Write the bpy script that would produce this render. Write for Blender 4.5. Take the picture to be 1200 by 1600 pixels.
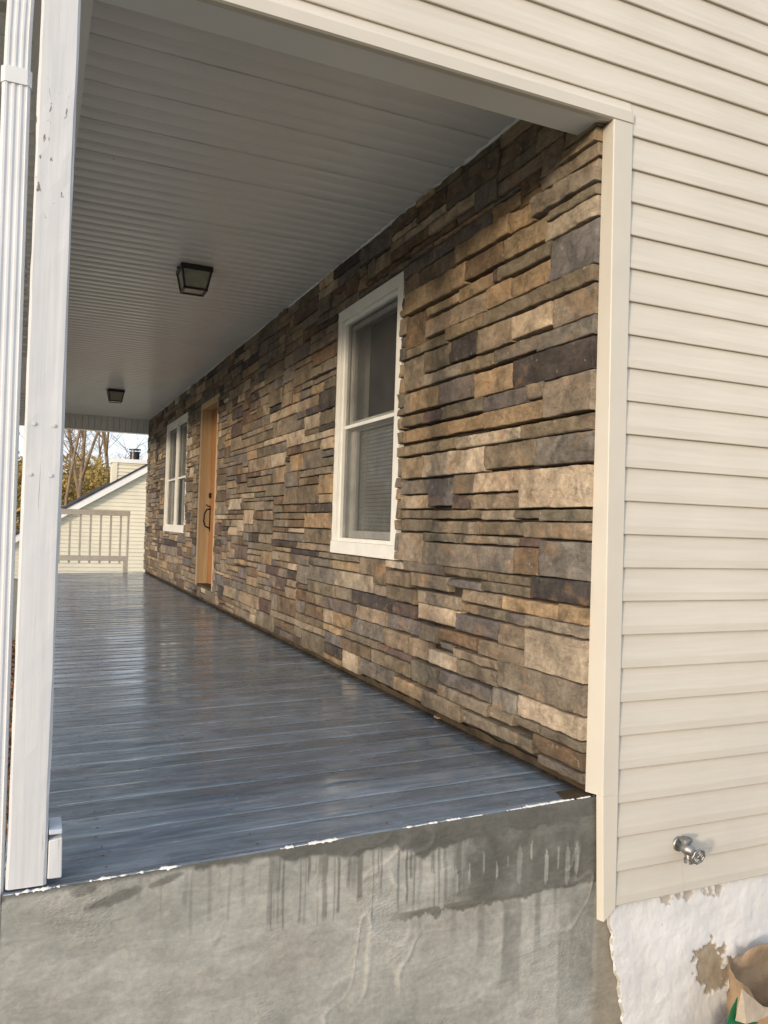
import bpy, math, random
import numpy as np
from mathutils import Vector, Matrix, noise as mnoise

# ------------------------------------------------------------------ scene, camera, light
scene = bpy.context.scene
for o in list(bpy.data.objects):
    bpy.data.objects.remove(o)
col = scene.collection
R = math.radians

CAM = Vector((-1.7553, -2.1390, 1.2571))
EX, EY, EZ, FPX = 0.0186, -0.0318, -0.4168, 1237.8
def cam_rot():
    a, b, c = EX, EY, EZ
    return Matrix.Rotation(c, 3, 'Z') @ Matrix.Rotation(a, 3, 'X') @ Matrix.Rotation(b, 3, 'Y')
CR = cam_rot()
cd = bpy.data.cameras.new('camera')
cam = bpy.data.objects.new('camera', cd)
col.objects.link(cam)
rt, fw, up = CR.col[0], CR.col[1], CR.col[2]
m = Matrix((rt, up, -fw)).transposed().to_4x4()
m.translation = CAM
cam.matrix_world = m
cd.sensor_fit = 'HORIZONTAL'
cd.sensor_width = 36.0
cd.lens = FPX / 1200.0 * 36.0
cd.clip_start = 0.05
cd.clip_end = 800
scene.camera = cam

SUN_DIR = Vector((-1.0, -0.66, 0.128)).normalized()      # towards the sun
SUN_EL = math.asin(SUN_DIR.z)
SUN_AZ = math.atan2(SUN_DIR.x, SUN_DIR.y)
world = bpy.data.worlds.new('World')
scene.world = world
world.use_nodes = True
wn = world.node_tree
bg = wn.nodes['Background']
sky = wn.nodes.new('ShaderNodeTexSky')
sky.sky_type = 'NISHITA'
sky.sun_disc = False
sky.sun_elevation = R(24)
sky.sun_rotation = SUN_AZ
sky.air_density = 1.0
sky.dust_density = 3.0
sky.ozone_density = 1.0
veil = wn.nodes.new('ShaderNodeMix')            # thin bright cloud over the whole sky
veil.data_type = 'RGBA'
veil.inputs[0].default_value = 0.55
veil.inputs[7].default_value = (7.6, 8.0, 8.8, 1)
wn.links.new(sky.outputs[0], veil.inputs[6])
wn.links.new(veil.outputs[2], bg.inputs[0])
bg.inputs[1].default_value = 0.15
sl = bpy.data.lights.new('sun', 'SUN')
sl.energy = 2.0
sl.angle = R(5.0)
sl.color = (1.0, 0.81, 0.58)
so = bpy.data.objects.new('sun', sl)
col.objects.link(so)
so.rotation_euler = SUN_DIR.to_track_quat('Z', 'Y').to_euler()
so.location = (-20, -12, 8)
vs = scene.view_settings
vs.view_transform = 'Standard'
vs.look = 'None'
vs.gamma = 1.0
vs.use_curve_mapping = False
vs.exposure = 0.35

rnd = random.Random(7)
def fbm(x, y, z=0.0, o=4):
    return mnoise.fractal(Vector((x, y, z)), 0.9, 2.0, o)

# ------------------------------------------------------------------ pixel <-> world (used to measure sizes)
def ray(x, y):
    return CR @ Vector(((x - 600) / FPX, 1, -(y - 800) / FPX))
def onX(x, y, X):
    d = ray(x, y); return CAM + d * ((X - CAM.x) / d.x)
def onY(x, y, Y):
    d = ray(x, y); return CAM + d * ((Y - CAM.y) / d.y)
def proj(P):
    q = CR.transposed() @ (Vector(P) - CAM)
    return 600 + FPX * q.x / q.y, 800 - FPX * q.z / q.y

# ------------------------------------------------------------------ mesh helpers
ORG = {}
class MB:
    def __init__(s):
        s.v = []; s.f = []; s.attr = {}
    def add(s, vs_, fs_):
        n = len(s.v); s.v += [tuple(p) for p in vs_]; s.f += [tuple(i + n for i in f) for f in fs_]
        return s
    def box(s, x0, x1, y0, y1, z0, z1):
        return s.add([(x0,y0,z0),(x1,y0,z0),(x1,y1,z0),(x0,y1,z0),(x0,y0,z1),(x1,y0,z1),(x1,y1,z1),(x0,y1,z1)],
              [(0,3,2,1),(4,5,6,7),(0,1,5,4),(1,2,6,5),(2,3,7,6),(3,0,4,7)])
    def hexa(s, bot, top):      # two rings of points joined as a closed prism
        n = len(bot)
        return s.add(list(bot) + list(top), [tuple(range(n))[::-1], tuple(range(n, 2*n))] +
              [(i, (i+1) % n, n + (i+1) % n, n + i) for i in range(n)])
    def sweep(s, rings, closed=True, caps=True):
        n = len(rings[0]); b = len(s.v); k = len(rings)
        s.v += [tuple(p) for r in rings for p in r]
        for j in range(k - 1):
            for i in range(n if closed else n - 1):
                a = b + j*n + i; c = b + j*n + (i+1) % n
                s.f.append((a, c, c + n, a + n))
        if caps and closed:
            s.f.append(tuple(b + i for i in range(n))[::-1])
            s.f.append(tuple(b + (k-1)*n + i for i in range(n)))
        return s
    def tube(s, pts, rad, n=8, caps=True):
        pts = [Vector(p) for p in pts]; rings = []
        if not isinstance(rad, (list, tuple)): rad = [rad] * len(pts)
        u = None
        for i, p in enumerate(pts):
            d = (pts[min(i+1, len(pts)-1)] - pts[max(i-1, 0)]).normalized()
            if u is None:
                u = d.cross(Vector((0.13, 0.21, 0.97)))
                if u.length < 1e-3: u = d.cross(Vector((1, 0, 0)))
            u = (u - d * u.dot(d)).normalized(); w = d.cross(u)
            rings.append([p + (u*math.cos(2*math.pi*k/n) + w*math.sin(2*math.pi*k/n)) * rad[i] for k in range(n)])
        return s.sweep(rings, True, caps)
    def grid(s, fn, nu, nv):
        b = len(s.v)
        for j in range(nv + 1):
            for i in range(nu + 1):
                s.v.append(tuple(fn(i / nu, j / nv)))
        for j in range(nv):
            for i in range(nu):
                a = b + j*(nu+1) + i
                s.f.append((a, a+1, a+nu+2, a+nu+1))
        return s
    def build(s, name, mat, parent=None, smooth=False, bevel=0.0, org=None, segs=2, kind=None):
        P = np.array(s.v, dtype=float)
        if org is None:
            org = Vector(((P[:,0].min()+P[:,0].max())/2, (P[:,1].min()+P[:,1].max())/2, P[:,2].min()))
        org = Vector(org)
        P = P - np.array(org)
        me = bpy.data.meshes.new(name)
        me.from_pydata(P.tolist(), [], s.f)
        for k, (typ, vals) in s.attr.items():
            a = me.attributes.new(k, typ, 'POINT')
            a.data.foreach_set('color' if 'COLOR' in typ else 'value', np.array(vals, dtype=np.float32).ravel())
        me.materials.append(mat)
        if smooth:
            me.polygons.foreach_set('use_smooth', [True] * len(me.polygons))
        me.update()
        o = bpy.data.objects.new(name, me)
        col.objects.link(o)
        put(o, org, parent)
        if bevel:
            md = o.modifiers.new('bevel', 'BEVEL'); md.width = bevel; md.segments = segs; md.limit_method = 'ANGLE'
            md.angle_limit = R(40)
            md.harden_normals = False
        if kind: o['kind'] = kind
        return o
def put(o, org, parent=None):
    org = Vector(org); ORG[o.name] = org
    if parent:
        o.parent = parent; o.location = org - ORG[parent.name]
    else:
        o.location = org
def thing(name, loc, label=None, cat=None, group=None, parent=None):
    o = bpy.data.objects.new(name, None); col.objects.link(o); o.empty_display_size = 0.1
    put(o, loc, parent)
    if label: tag(o, label, cat, group)
    return o
def tag(o, label, cat, group=None, kind=None):
    o['label'] = label; o['category'] = cat
    if group: o['group'] = group
    if kind: o['kind'] = kind
    return o
def copy_tree(o, loc, parent=None, rz=None, sc=None):
    c = o.copy(); col.objects.link(c)
    kids = [k for k in bpy.data.objects if k.parent == o]
    if parent is None:
        c.location = loc; ORG[c.name] = Vector(loc)
        if rz is not None: c.rotation_euler.z = rz
        if sc: c.scale = (sc, sc, sc)
    else:
        c.parent = parent; c.location = o.location
    for k in kids: copy_tree(k, None, c)
    return c
def share(o, name, loc, parent):
    c = bpy.data.objects.new(name, o.data); col.objects.link(c); put(c, loc, parent)
    return c

# ------------------------------------------------------------------ materials
class NT:
    def __init__(s, name):
        s.m = bpy.data.materials.new(name); s.m.use_nodes = True
        s.t = s.m.node_tree; s.b = s.t.nodes['Principled BSDF']
        s.pos = s.n('ShaderNodeNewGeometry').outputs['Position']
    def n(s, typ, **kw):
        x = s.t.nodes.new(typ)
        for k, v in kw.items(): setattr(x, k, v)
        return x
    def L(s, a, b): s.t.links.new(a, b)
    def set(s, sock, v):
        if hasattr(v, 'is_linked') or isinstance(v, bpy.types.NodeSocket): s.L(v, sock)
        else: sock.default_value = v if not (isinstance(v, tuple) and len(v) == 3 and sock.type == 'RGBA') else (*v, 1)
    def vec(s, sc=(1,1,1), src=None, off=None):
        x = s.n('ShaderNodeMapping'); s.L(src or s.pos, x.inputs[0]); x.inputs[3].default_value = sc
        if off is not None: s.L(off, x.inputs[1])
        return x.outputs[0]
    def noise(s, scale, detail=4, rough=0.55, vec=None, dist=0.0):
        x = s.n('ShaderNodeTexNoise'); x.inputs['Scale'].default_value = scale
        x.inputs['Detail'].default_value = detail; x.inputs['Roughness'].default_value = rough
        x.inputs['Distortion'].default_value = dist
        s.L(vec or s.pos, x.inputs['Vector']); return x.outputs['Fac']
    def ramp(s, f, lo, hi, a=0.0, b=1.0):
        x = s.n('ShaderNodeMapRange'); s.L(f, x.inputs[0])
        x.inputs[1].default_value = lo; x.inputs[2].default_value = hi
        x.inputs[3].default_value = a; x.inputs[4].default_value = b; x.clamp = True
        return x.outputs[0]
    def math(s, op, a, b=0.0):
        x = s.n('ShaderNodeMath', operation=op); s.set(x.inputs[0], a); s.set(x.inputs[1], b); return x.outputs[0]
    def mix(s, f, a, b, blend='MIX'):
        x = s.n('ShaderNodeMix', data_type='RGBA', blend_type=blend)
        s.set(x.inputs[0], f); s.set(x.inputs[6], a); s.set(x.inputs[7], b); return x.outputs[2]
    def val(s, f):     # grey colour from a value
        x = s.n('ShaderNodeCombineColor')
        for i in range(3): s.L(f, x.inputs[i])
        return x.outputs[0]
    def attr(s, name):
        return s.n('ShaderNodeAttribute', attribute_name=name)
    def bump(s, h, strength=0.5, dist=0.01, prev=None):
        x = s.n('ShaderNodeBump'); x.inputs['Strength'].default_value = strength; x.inputs['Distance'].default_value = dist
        s.L(h, x.inputs['Height'])
        if prev: s.L(prev, x.inputs['Normal'])
        s.L(x.outputs[0], s.b.inputs['Normal']); return x.outputs[0]
    def out(s, colr=None, rough=None, spec=None, metal=None):
        if colr is not None: s.set(s.b.inputs['Base Color'], colr)
        if rough is not None: s.set(s.b.inputs['Roughness'], rough)
        if spec is not None: s.b.inputs['Specular IOR Level'].default_value = spec
        if metal is not None: s.b.inputs['Metallic'].default_value = metal
        return s.m

def mat_plain(name, c, rough=0.6, spec=0.5, var=0.12, scale=6, bump=0.0, bscale=60, metal=0.0, vec=(1,1,1)):
    t = NT(name); v = t.vec(vec)
    f = t.ramp(t.noise(scale, 5, 0.6, v), 0.3, 0.7, 1 - var, 1 + var)
    c2 = t.mix(1.0, c, t.val(f), 'MULTIPLY')
    if bump: t.bump(t.noise(bscale, 4, 0.6, v), 0.6, bump)
    r = t.ramp(t.noise(scale * 2.3, 3, 0.5, v), 0.3, 0.7, rough - 0.06, rough + 0.06)
    return t.out(c2, r, spec, metal)

def mat_stone():
    t = NT('ledge_stone')
    c = t.attr('col').outputs['Color']; sd = t.attr('seed').outputs['Fac']
    cx = t.n('ShaderNodeCombineXYZ')
    t.L(t.math('MULTIPLY', sd, 37.0), cx.inputs[0]); t.L(t.math('MULTIPLY', sd, 17.3), cx.inputs[1]); t.L(t.math('MULTIPLY', sd, 71.7), cx.inputs[2])
    add = t.n('ShaderNodeVectorMath', operation='ADD'); t.L(t.pos, add.inputs[0]); t.L(cx.outputs[0], add.inputs[1])
    p = add.outputs[0]
    n1 = t.noise(8, 7, 0.66, p, 0.5)
    c1 = t.mix(1.0, c, t.val(t.ramp(n1, 0.3, 0.72, 0.46, 1.62)), 'MULTIPLY')
    n2 = t.noise(6.5, 4, 0.55, t.vec((1, 1, 1.6), p), 0.6)
    c2 = t.mix(t.ramp(n2, 0.56, 0.72, 0, 0.38), c1, (0.40, 0.225, 0.11))
    n3 = t.noise(5.0, 5, 0.6, t.vec((1.3, 1, 1), p), 0.8)
    c3 = t.mix(t.ramp(n3, 0.60, 0.72, 0, 0.5), c2, (0.100, 0.088, 0.080))
    n4 = t.noise(48, 6, 0.75, p)
    c4 = t.mix(1.0, c3, t.val(t.ramp(n4, 0.3, 0.7, 0.76, 1.22)), 'MULTIPLY')
    vor = t.n('ShaderNodeTexNoise'); vor.inputs['Scale'].default_value = 34; vor.inputs['Detail'].default_value = 2
    t.L(p, vor.inputs['Vector'])
    c5 = t.mix(t.ramp(vor.outputs['Fac'], 0.68, 0.76, 0, 0.35), c4, (0.55, 0.47, 0.36))
    # foot of the wall: uneven darker brown, fading out above the deck
    sep = t.n('ShaderNodeSeparateXYZ'); t.L(t.pos, sep.inputs[0])
    hz = t.math('ADD', sep.outputs[2], t.math('MULTIPLY', t.ramp(t.noise(4, 5, 0.6), 0.3, 0.7, -1, 1), 0.10))
    c6 = t.mix(t.ramp(hz, 0.36, 0.50, 0.55, 0), c5, (0.075, 0.058, 0.036))
    strat = t.noise(1.0, 5, 0.6, t.vec((14, 9, 90), p), 0.3)
    crv = t.noise(1.0, 6, 0.7, t.vec((22, 16, 60), p), 1.5)
    c6 = t.mix(t.ramp(crv, 0.66, 0.74, 0, 0.35), c6, (0.055, 0.045, 0.036))
    h = t.math('ADD', t.math('ADD', t.math('MULTIPLY', t.noise(34, 8, 0.7, p), 1.0), t.math('MULTIPLY', strat, 0.45)), t.math('MULTIPLY', t.ramp(crv, 0.55, 0.72, 0, 1), -0.5))
    t.bump(h, 0.65, 0.011)
    return t.out(c6, t.ramp(n1, 0.3, 0.7, 0.72, 0.92), 0.3)

def mat_deck():
    t = NT('deck_paint')
    v = t.vec((2.2, 34, 1)); v2 = t.vec((1.3, 8, 1)); v3 = t.vec((7.0, 110, 1))
    n1 = t.noise(1.6, 6, 0.66, v, 0.25); n2 = t.noise(1.3, 5, 0.6, v2, 0.5); n3 = t.noise(1.5, 5, 0.68, v3, 0.2)
    blot = t.noise(3.2, 6, 0.62, t.vec((1.0, 2.4, 1)), 0.9); big = t.noise(0.9, 4, 0.55, None, 0.4)
    nick = t.noise(1.0, 3, 0.6, t.vec((26, 120, 1)), 0.3)
    oi = t.n('ShaderNodeObjectInfo').outputs['Random']
    c = t.mix(t.ramp(n1, 0.32, 0.68), (0.088, 0.122, 0.155), (0.195, 0.252, 0.310))
    c = t.mix(t.ramp(n2, 0.46, 0.62, 0, 0.7), c, (0.100, 0.120, 0.148))
    c = t.mix(t.ramp(blot, 0.50, 0.66, 0, 0.6), c, (0.225, 0.270, 0.335))
    c = t.mix(t.ramp(n3, 0.60, 0.68, 0, 0.75), c, (0.31, 0.345, 0.385))
    c = t.mix(t.ramp(n3, 0.37, 0.30, 0, 0.8), c, (0.030, 0.035, 0.042))
    c = t.mix(t.ramp(nick, 0.70, 0.74, 0, 0.8), c, (0.022, 0.022, 0.022))
    worn = t.math('MULTIPLY', t.ramp(t.noise(2.2, 5, 0.65, t.vec((1.2, 6, 1)), 0.3), 0.60, 0.66), t.ramp(big, 0.45, 0.58))
    c = t.mix(t.math('MULTIPLY', worn, 0.5), c, (0.115, 0.082, 0.068))
    c = t.mix(1.0, c, t.val(t.ramp(oi, 0, 1, 0.80, 1.18)), 'MULTIPLY')
    rgh = t.ramp(t.math('ADD', t.math('ADD', n2, t.math('MULTIPLY', n1, 0.4)), t.math('MULTIPLY', blot, 0.6)), 0.84, 1.16, 0.03, 0.34)
    h = t.math('ADD', t.math('MULTIPLY', n1, 1.0), t.math('MULTIPLY', n3, 0.30))
    t.bump(h, 0.11, 0.003)
    return t.out(c, rgh, 0.75)

def mat_concrete():
    t = NT('parged_concrete')
    w = t.attr('wet').outputs['Fac']; ridge = t.attr('ridge').outputs['Fac']; br = t.attr('brown').outputs['Fac']
    n1 = t.noise(3.0, 6, 0.6, None, 0.5); n2 = t.noise(60, 5, 0.7); n5 = t.noise(9, 5, 0.6, None, 0.7)
    c = t.mix(t.ramp(n1, 0.3, 0.7), (0.245, 0.246, 0.228), (0.385, 0.386, 0.360))
    c = t.mix(t.ramp(n5, 0.55, 0.72, 0, 0.35), c, (0.46, 0.45, 0.40))
    c = t.mix(t.math('MULTIPLY', ridge, 0.45), c, (0.50, 0.49, 0.455))
    c = t.mix(br, c, (0.22, 0.19, 0.14))
    c = t.mix(1.0, c, t.val(t.ramp(n2, 0.3, 0.7, 0.86, 1.14)), 'MULTIPLY')
    sw = t.noise(1.0, 7, 0.68, t.vec((5, 5, 16)), 1.6)
    c = t.mix(1.0, c, t.val(t.ramp(sw, 0.32, 0.70, 0.82, 1.12)), 'MULTIPLY')
    c = t.mix(t.ramp(t.noise(120, 3, 0.6), 0.70, 0.76, 0, 0.7), c, (0.10, 0.10, 0.09))
    # print of the wire lath in patches
    sp = t.vec((1, 1, 1)); wv = t.n('ShaderNodeTexVoronoi'); wv.inputs['Scale'].default_value = 1.0
    t.L(t.vec((95, 1, 160)), wv.inputs['Vector'])
    patch = t.ramp(t.noise(3.4, 2, 0.5, t.vec((1, 1, 1.5))), 0.56, 0.66)
    c = t.mix(w, c, t.mix(1.0, c, (0.36, 0.36, 0.35), 'MULTIPLY'))
    h = t.math('ADD', t.math('ADD', t.math('MULTIPLY', t.noise(26, 6, 0.6, t.vec((1, 1, 2))), 0.5), t.math('MULTIPLY', sw, 0.6)),
               t.math('MULTIPLY', t.math('MULTIPLY', wv.outputs['Distance'], patch), 0.45))
    t.bump(h, 0.6, 0.006)
    return t.out(c, t.math('SUBTRACT', 0.88, t.math('MULTIPLY', w, 0.35)), 0.35)

def mat_whitewall():
    t = NT('peeling_white_paint')
    p = t.attr('peel').outputs['Fac']
    n = t.noise(5, 5, 0.6, None, 0.5)
    c = t.mix(t.ramp(n, 0.35, 0.7), (0.56, 0.57, 0.58), (0.68, 0.69, 0.705))
    sub = t.mix(t.noise(30, 4, 0.6), (0.20, 0.165, 0.12), (0.42, 0.37, 0.29))
    c = t.mix(t.ramp(t.noise(42, 3, 0.6), 0.70, 0.75, 0, 0.6), c, (0.33, 0.28, 0.22))
    c = t.mix(p, c, sub)
    gr = t.noise(1.0, 6, 0.65, t.vec((6, 6, 3)), 1.0)
    c = t.mix(t.ramp(gr, 0.55, 0.75, 0, 0.30), c, (0.42, 0.40, 0.36))
    sc = t.noise(1.0, 5, 0.7, t.vec((60, 1, 14)), 1.2)
    t.bump(t.math('ADD', t.noise(70, 7, 0.7), t.math('MULTIPLY', sc, 0.7)), 0.45, 0.004)
    return t.out(c, 0.75, 0.3)

def mat_siding():
    t = NT('vinyl_siding')
    g = t.noise(1.0, 5, 0.6, t.vec((3, 3, 70)), 0.4)
    c = t.mix(t.ramp(g, 0.3, 0.7), (0.55, 0.515, 0.452), (0.615, 0.58, 0.513))
    b = t.noise(1.3, 3, 0.5)
    c = t.mix(1.0, c, t.val(t.ramp(b, 0.3, 0.7, 0.93, 1.05)), 'MULTIPLY')
    # greyer tone, a little heavier low on the wall
    sep = t.n('ShaderNodeSeparateXYZ'); t.L(t.pos, sep.inputs[0])
    d = t.math('MULTIPLY', t.ramp(sep.outputs[2], 1.3, -0.05, 0.0, 0.55), t.ramp(t.noise(2.5, 5, 0.65, t.vec((1, 1, 0.6))), 0.3, 0.7, 0.4, 1))
    c = t.mix(d, c, (0.40, 0.39, 0.36))
    wv = t.noise(0.9, 2, 0.5, t.vec((1.6, 1, 2.2)))
    nb = t.bump(wv, 0.25, 0.02)
    t.bump(g, 0.10, 0.002, nb)
    return t.out(c, 0.52, 0.4)

def mat_trim():
    return mat_plain('tan_trim', (0.56, 0.528, 0.465), 0.45, 0.45, 0.05, 3)

def mat_ceiling():
    t = NT('soffit_vinyl')
    n = t.noise(1.4, 4, 0.55)
    c = t.mix(t.ramp(n, 0.3, 0.7), (0.68, 0.685, 0.68), (0.75, 0.755, 0.75))
    sp = t.noise(40, 2, 0.5)
    c = t.mix(t.ramp(sp, 0.76, 0.80, 0, 0.5), c, (0.20, 0.17, 0.13))
    t.bump(t.noise(0.8, 2, 0.5, t.vec((1, 3, 1))), 0.15, 0.02)
    return t.out(c, 0.28, 0.5)

def mat_vent():
    t = NT('perforated_soffit')
    vo = t.n('ShaderNodeTexVoronoi'); vo.inputs['Scale'].default_value = 1.0; vo.inputs['Randomness'].default_value = 0.0
    t.L(t.vec((150, 150, 1)), vo.inputs['Vector'])
    c = t.mix(t.ramp(vo.outputs['Distance'], 0.30, 0.36, 1, 0), (0.52, 0.50, 0.44), (0.02, 0.02, 0.018))
    return t.out(c, 0.45, 0.4)

def mat_postpaint():
    t = NT('weathered_white_paint')
    g = t.noise(1.0, 6, 0.65, t.vec((60, 60, 2.2)), 0.3)
    c = t.mix(t.ramp(g, 0.3, 0.7), (0.51, 0.525, 0.55), (0.62, 0.635, 0.66))
    crack = t.ramp(t.noise(1.0, 3, 0.6, t.vec((95, 95, 2.0)), 0.5), 0.66, 0.70, 0, 1)
    c = t.mix(t.math('MULTIPLY', crack, 0.7), c, (0.30, 0.27, 0.25))
    # chips in a few spots where the paint has come off
    sep = t.n('ShaderNodeSeparateXYZ'); t.L(t.pos, sep.inputs[0])
    zone = t.math('MULTIPLY', t.ramp(sep.outputs[2], 1.95, 2.02), t.ramp(sep.outputs[2], 2.36, 2.28))
    chip = t.ramp(t.noise(1.0, 4, 0.6, t.vec((70, 70, 22)), 0.6), 0.625, 0.65)
    c = t.mix(t.math('MULTIPLY', chip, zone), c, (0.20, 0.175, 0.15))
    t.bump(t.math('SUBTRACT', g, crack), 0.35, 0.002)
    return t.out(c, 0.55, 0.35)

def mat_wood(name, a, b, rough=0.5):
    t = NT(name)
    g = t.noise(1.0, 6, 0.6, t.vec((30, 30, 1.6)), 1.2)
    c = t.mix(t.ramp(g, 0.3, 0.7), a, b)
    t.bump(g, 0.15, 0.002)
    return t.out(c, rough, 0.4)

def mat_glass():
    t = NT('window_glass')
    fr = t.n('ShaderNodeFresnel'); fr.inputs[0].default_value = 1.52
    tr = t.n('ShaderNodeBsdfTransparent'); tr.inputs[0].default_value = (0.90, 0.91, 0.90, 1)
    gl = t.n('ShaderNodeBsdfGlossy'); gl.inputs['Roughness'].default_value = 0.02
    bf = t.n('ShaderNodeNewGeometry').outputs['Backfacing']
    mx = t.n('ShaderNodeMixShader'); t.L(t.math('MULTIPLY', fr.outputs[0], t.math('SUBTRACT', 1.0, bf)), mx.inputs[0]); t.L(tr.outputs[0], mx.inputs[1]); t.L(gl.outputs[0], mx.inputs[2])
    t.L(mx.outputs[0], t.t.nodes['Material Output'].inputs[0]); return t.m
def mat_screen():
    t = NT('insect_screen')
    tr = t.n('ShaderNodeBsdfTransparent')
    t.out((0.10, 0.10, 0.098), 0.6, 0.3)
    mx = t.n('ShaderNodeMixShader'); mx.inputs[0].default_value = 0.42
    t.L(t.ramp(t.noise(5, 4, 0.6), 0.3, 0.7, 0.20, 0.34), mx.inputs[0])
    t.L(tr.outputs[0], mx.inputs[1]); t.L(t.b.outputs[0], mx.inputs[2])
    t.L(mx.outputs[0], t.t.nodes['Material Output'].inputs[0]); return t.m

def mat_ground():
    t = NT('leafy_ground')
    n = t.noise(0.6, 6, 0.6); n2 = t.noise(14, 6, 0.7)
    c = t.mix(t.ramp(n, 0.35, 0.65), (0.22, 0.215, 0.165), (0.26, 0.255, 0.195))
    c = t.mix(t.ramp(n2, 0.4, 0.65, 0, 0.8), c, (0.22, 0.18, 0.115))
    t.bump(n2, 0.8, 0.05)
    return t.out(c, 0.95, 0.2)

def mat_leafcol(name, a, b):
    t = NT(name)
    rn = t.n('ShaderNodeNewGeometry').outputs['Random Per Island']
    c = t.mix(rn, a, b)
    n = t.noise(0.7, 3, 0.5)
    c = t.mix(1.0, c, t.val(t.ramp(n, 0.3, 0.7, 0.6, 1.3)), 'MULTIPLY')
    t.b.inputs['Subsurface Weight'].default_value = 0.0
    return t.out(c, 0.8, 0.2)

STONE = mat_stone(); DECK = mat_deck(); CONC = mat_concrete(); WHITEWALL = mat_whitewall(); SIDING = mat_siding()
TRIM = mat_trim(); CEIL = mat_ceiling(); VENT = mat_vent(); POST = mat_postpaint()
MORTAR = mat_plain('shade_dark_mortar', (0.045, 0.038, 0.032), 0.95, 0.1, 0.3, 12, 0.01)  # shadow of the deep joints is put into this dark colour
FOOT = mat_plain('stained_board', (0.058, 0.043, 0.026), 0.85, 0.2, 0.4, 9, 0.006)
WHITE = mat_plain('white_vinyl', (0.74, 0.735, 0.70), 0.4, 0.5, 0.06, 9)
WPAINT = mat_plain('white_spilled_paint', (0.80, 0.80, 0.78), 0.55, 0.4, 0.12, 40, 0.002)
GUTTER = mat_plain('white_aluminium', (0.64, 0.655, 0.68), 0.38, 0.5, 0.05, 8)
PALEWOOD = mat_wood('pale_pine', (0.40, 0.275, 0.15), (0.52, 0.385, 0.225))
DOORWOOD = mat_wood('orange_stained_wood', (0.235, 0.098, 0.033), (0.33, 0.15, 0.055), 0.42)
BLACK = mat_plain('black_metal', (0.012, 0.011, 0.010), 0.38, 0.5, 0.2, 20)
BRONZE = mat_plain('dark_bronze', (0.025, 0.018, 0.013), 0.35, 0.5, 0.2, 30, 0.0, 60, 0.7)
GLASS = mat_glass(); SCREEN = mat_screen()
FROST = mat_plain('lamp_glass', (0.26, 0.255, 0.20), 0.22, 0.5, 0.15, 25)
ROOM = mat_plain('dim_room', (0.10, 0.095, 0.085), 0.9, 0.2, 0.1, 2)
BLIND = mat_plain('blind_slat', (0.42, 0.415, 0.40), 0.5, 0.4, 0.05, 5)
RAILM = mat_plain('grey_painted_wood', (0.44, 0.42, 0.395), 0.65, 0.35, 0.12, 9, 0.002)
CHROME = mat_plain('galvanised_brass', (0.30, 0.305, 0.315), 0.46, 0.5, 0.25, 60, 0.002, 90, 0.9)
YELSIDE = mat_plain('cream_siding', (0.70, 0.66, 0.53), 0.55, 0.4, 0.06, 2)
FASCIA = mat_plain('white_fascia', (0.78, 0.78, 0.77), 0.5, 0.4, 0.05, 3)
SHINGLE = mat_plain('asphalt_shingle', (0.045, 0.045, 0.050), 0.9, 0.2, 0.4, 7, 0.01)
BARK = mat_plain('grey_brown_bark', (0.24, 0.18, 0.12), 0.9, 0.2, 0.3, 5, 0.02, 20, 0.0, (1, 1, 0.3))
KRAFT = mat_plain('brown_paper', (0.30, 0.215, 0.135), 0.8, 0.25, 0.2, 14, 0.01, 22)
KRAFTIN = mat_plain('pale_paper', (0.46, 0.38, 0.29), 0.8, 0.25, 0.15, 14, 0.01, 22)
GREENP = mat_plain('green_print', (0.012, 0.12, 0.045), 0.6, 0.35, 0.25, 18)
REDP = mat_plain('red_print', (0.26, 0.045, 0.035), 0.6, 0.35, 0.25, 18)
GROUND = mat_ground()

# ------------------------------------------------------------------ dimensions (metres)
LAP = 0.1143
DECK0, SLOPE = 0.369, 0.0205
def deck_z(X): return DECK0 + SLOPE * (X - 0.028)
def front_y(X): return 0.03 + 0.03 * min(0.0, X) / 1.7
XL = -1.79                      # outer edge of the porch
YEND = 11.80                    # far end of porch and stone wall
CZ = 2.938                      # ceiling
HZ = 2.678                      # underside of the headers
GZ = -0.64                      # ground

# ------------------------------------------------------------------ ground
g = MB(); g.add([(-260, -260, GZ), (260, -260, GZ), (260, 260, GZ), (-260, 260, GZ)], [(0, 1, 2, 3)])
o = g.build('ground', GROUND); o['kind'] = 'structure'

# ------------------------------------------------------------------ the house
house = thing('house', (0, 0, GZ), 'stone and cream siding house with a long covered front porch', 'house')

# stone wall -------------------------------------------------------
XS = -0.004                     # mean stone face
PAL = {'T': (.262, .192, .120), 'O': (.150, .123, .088), 'L': (.35, .285, .212), 'G': (.130, .112, .102), 'D': (.058, .049, .045),
       'R': (.100, .070, .060), 'B': (.125, .088, .058), 'N': (.215, .172, .126), 'S': (.165, .142, .118)}
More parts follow.
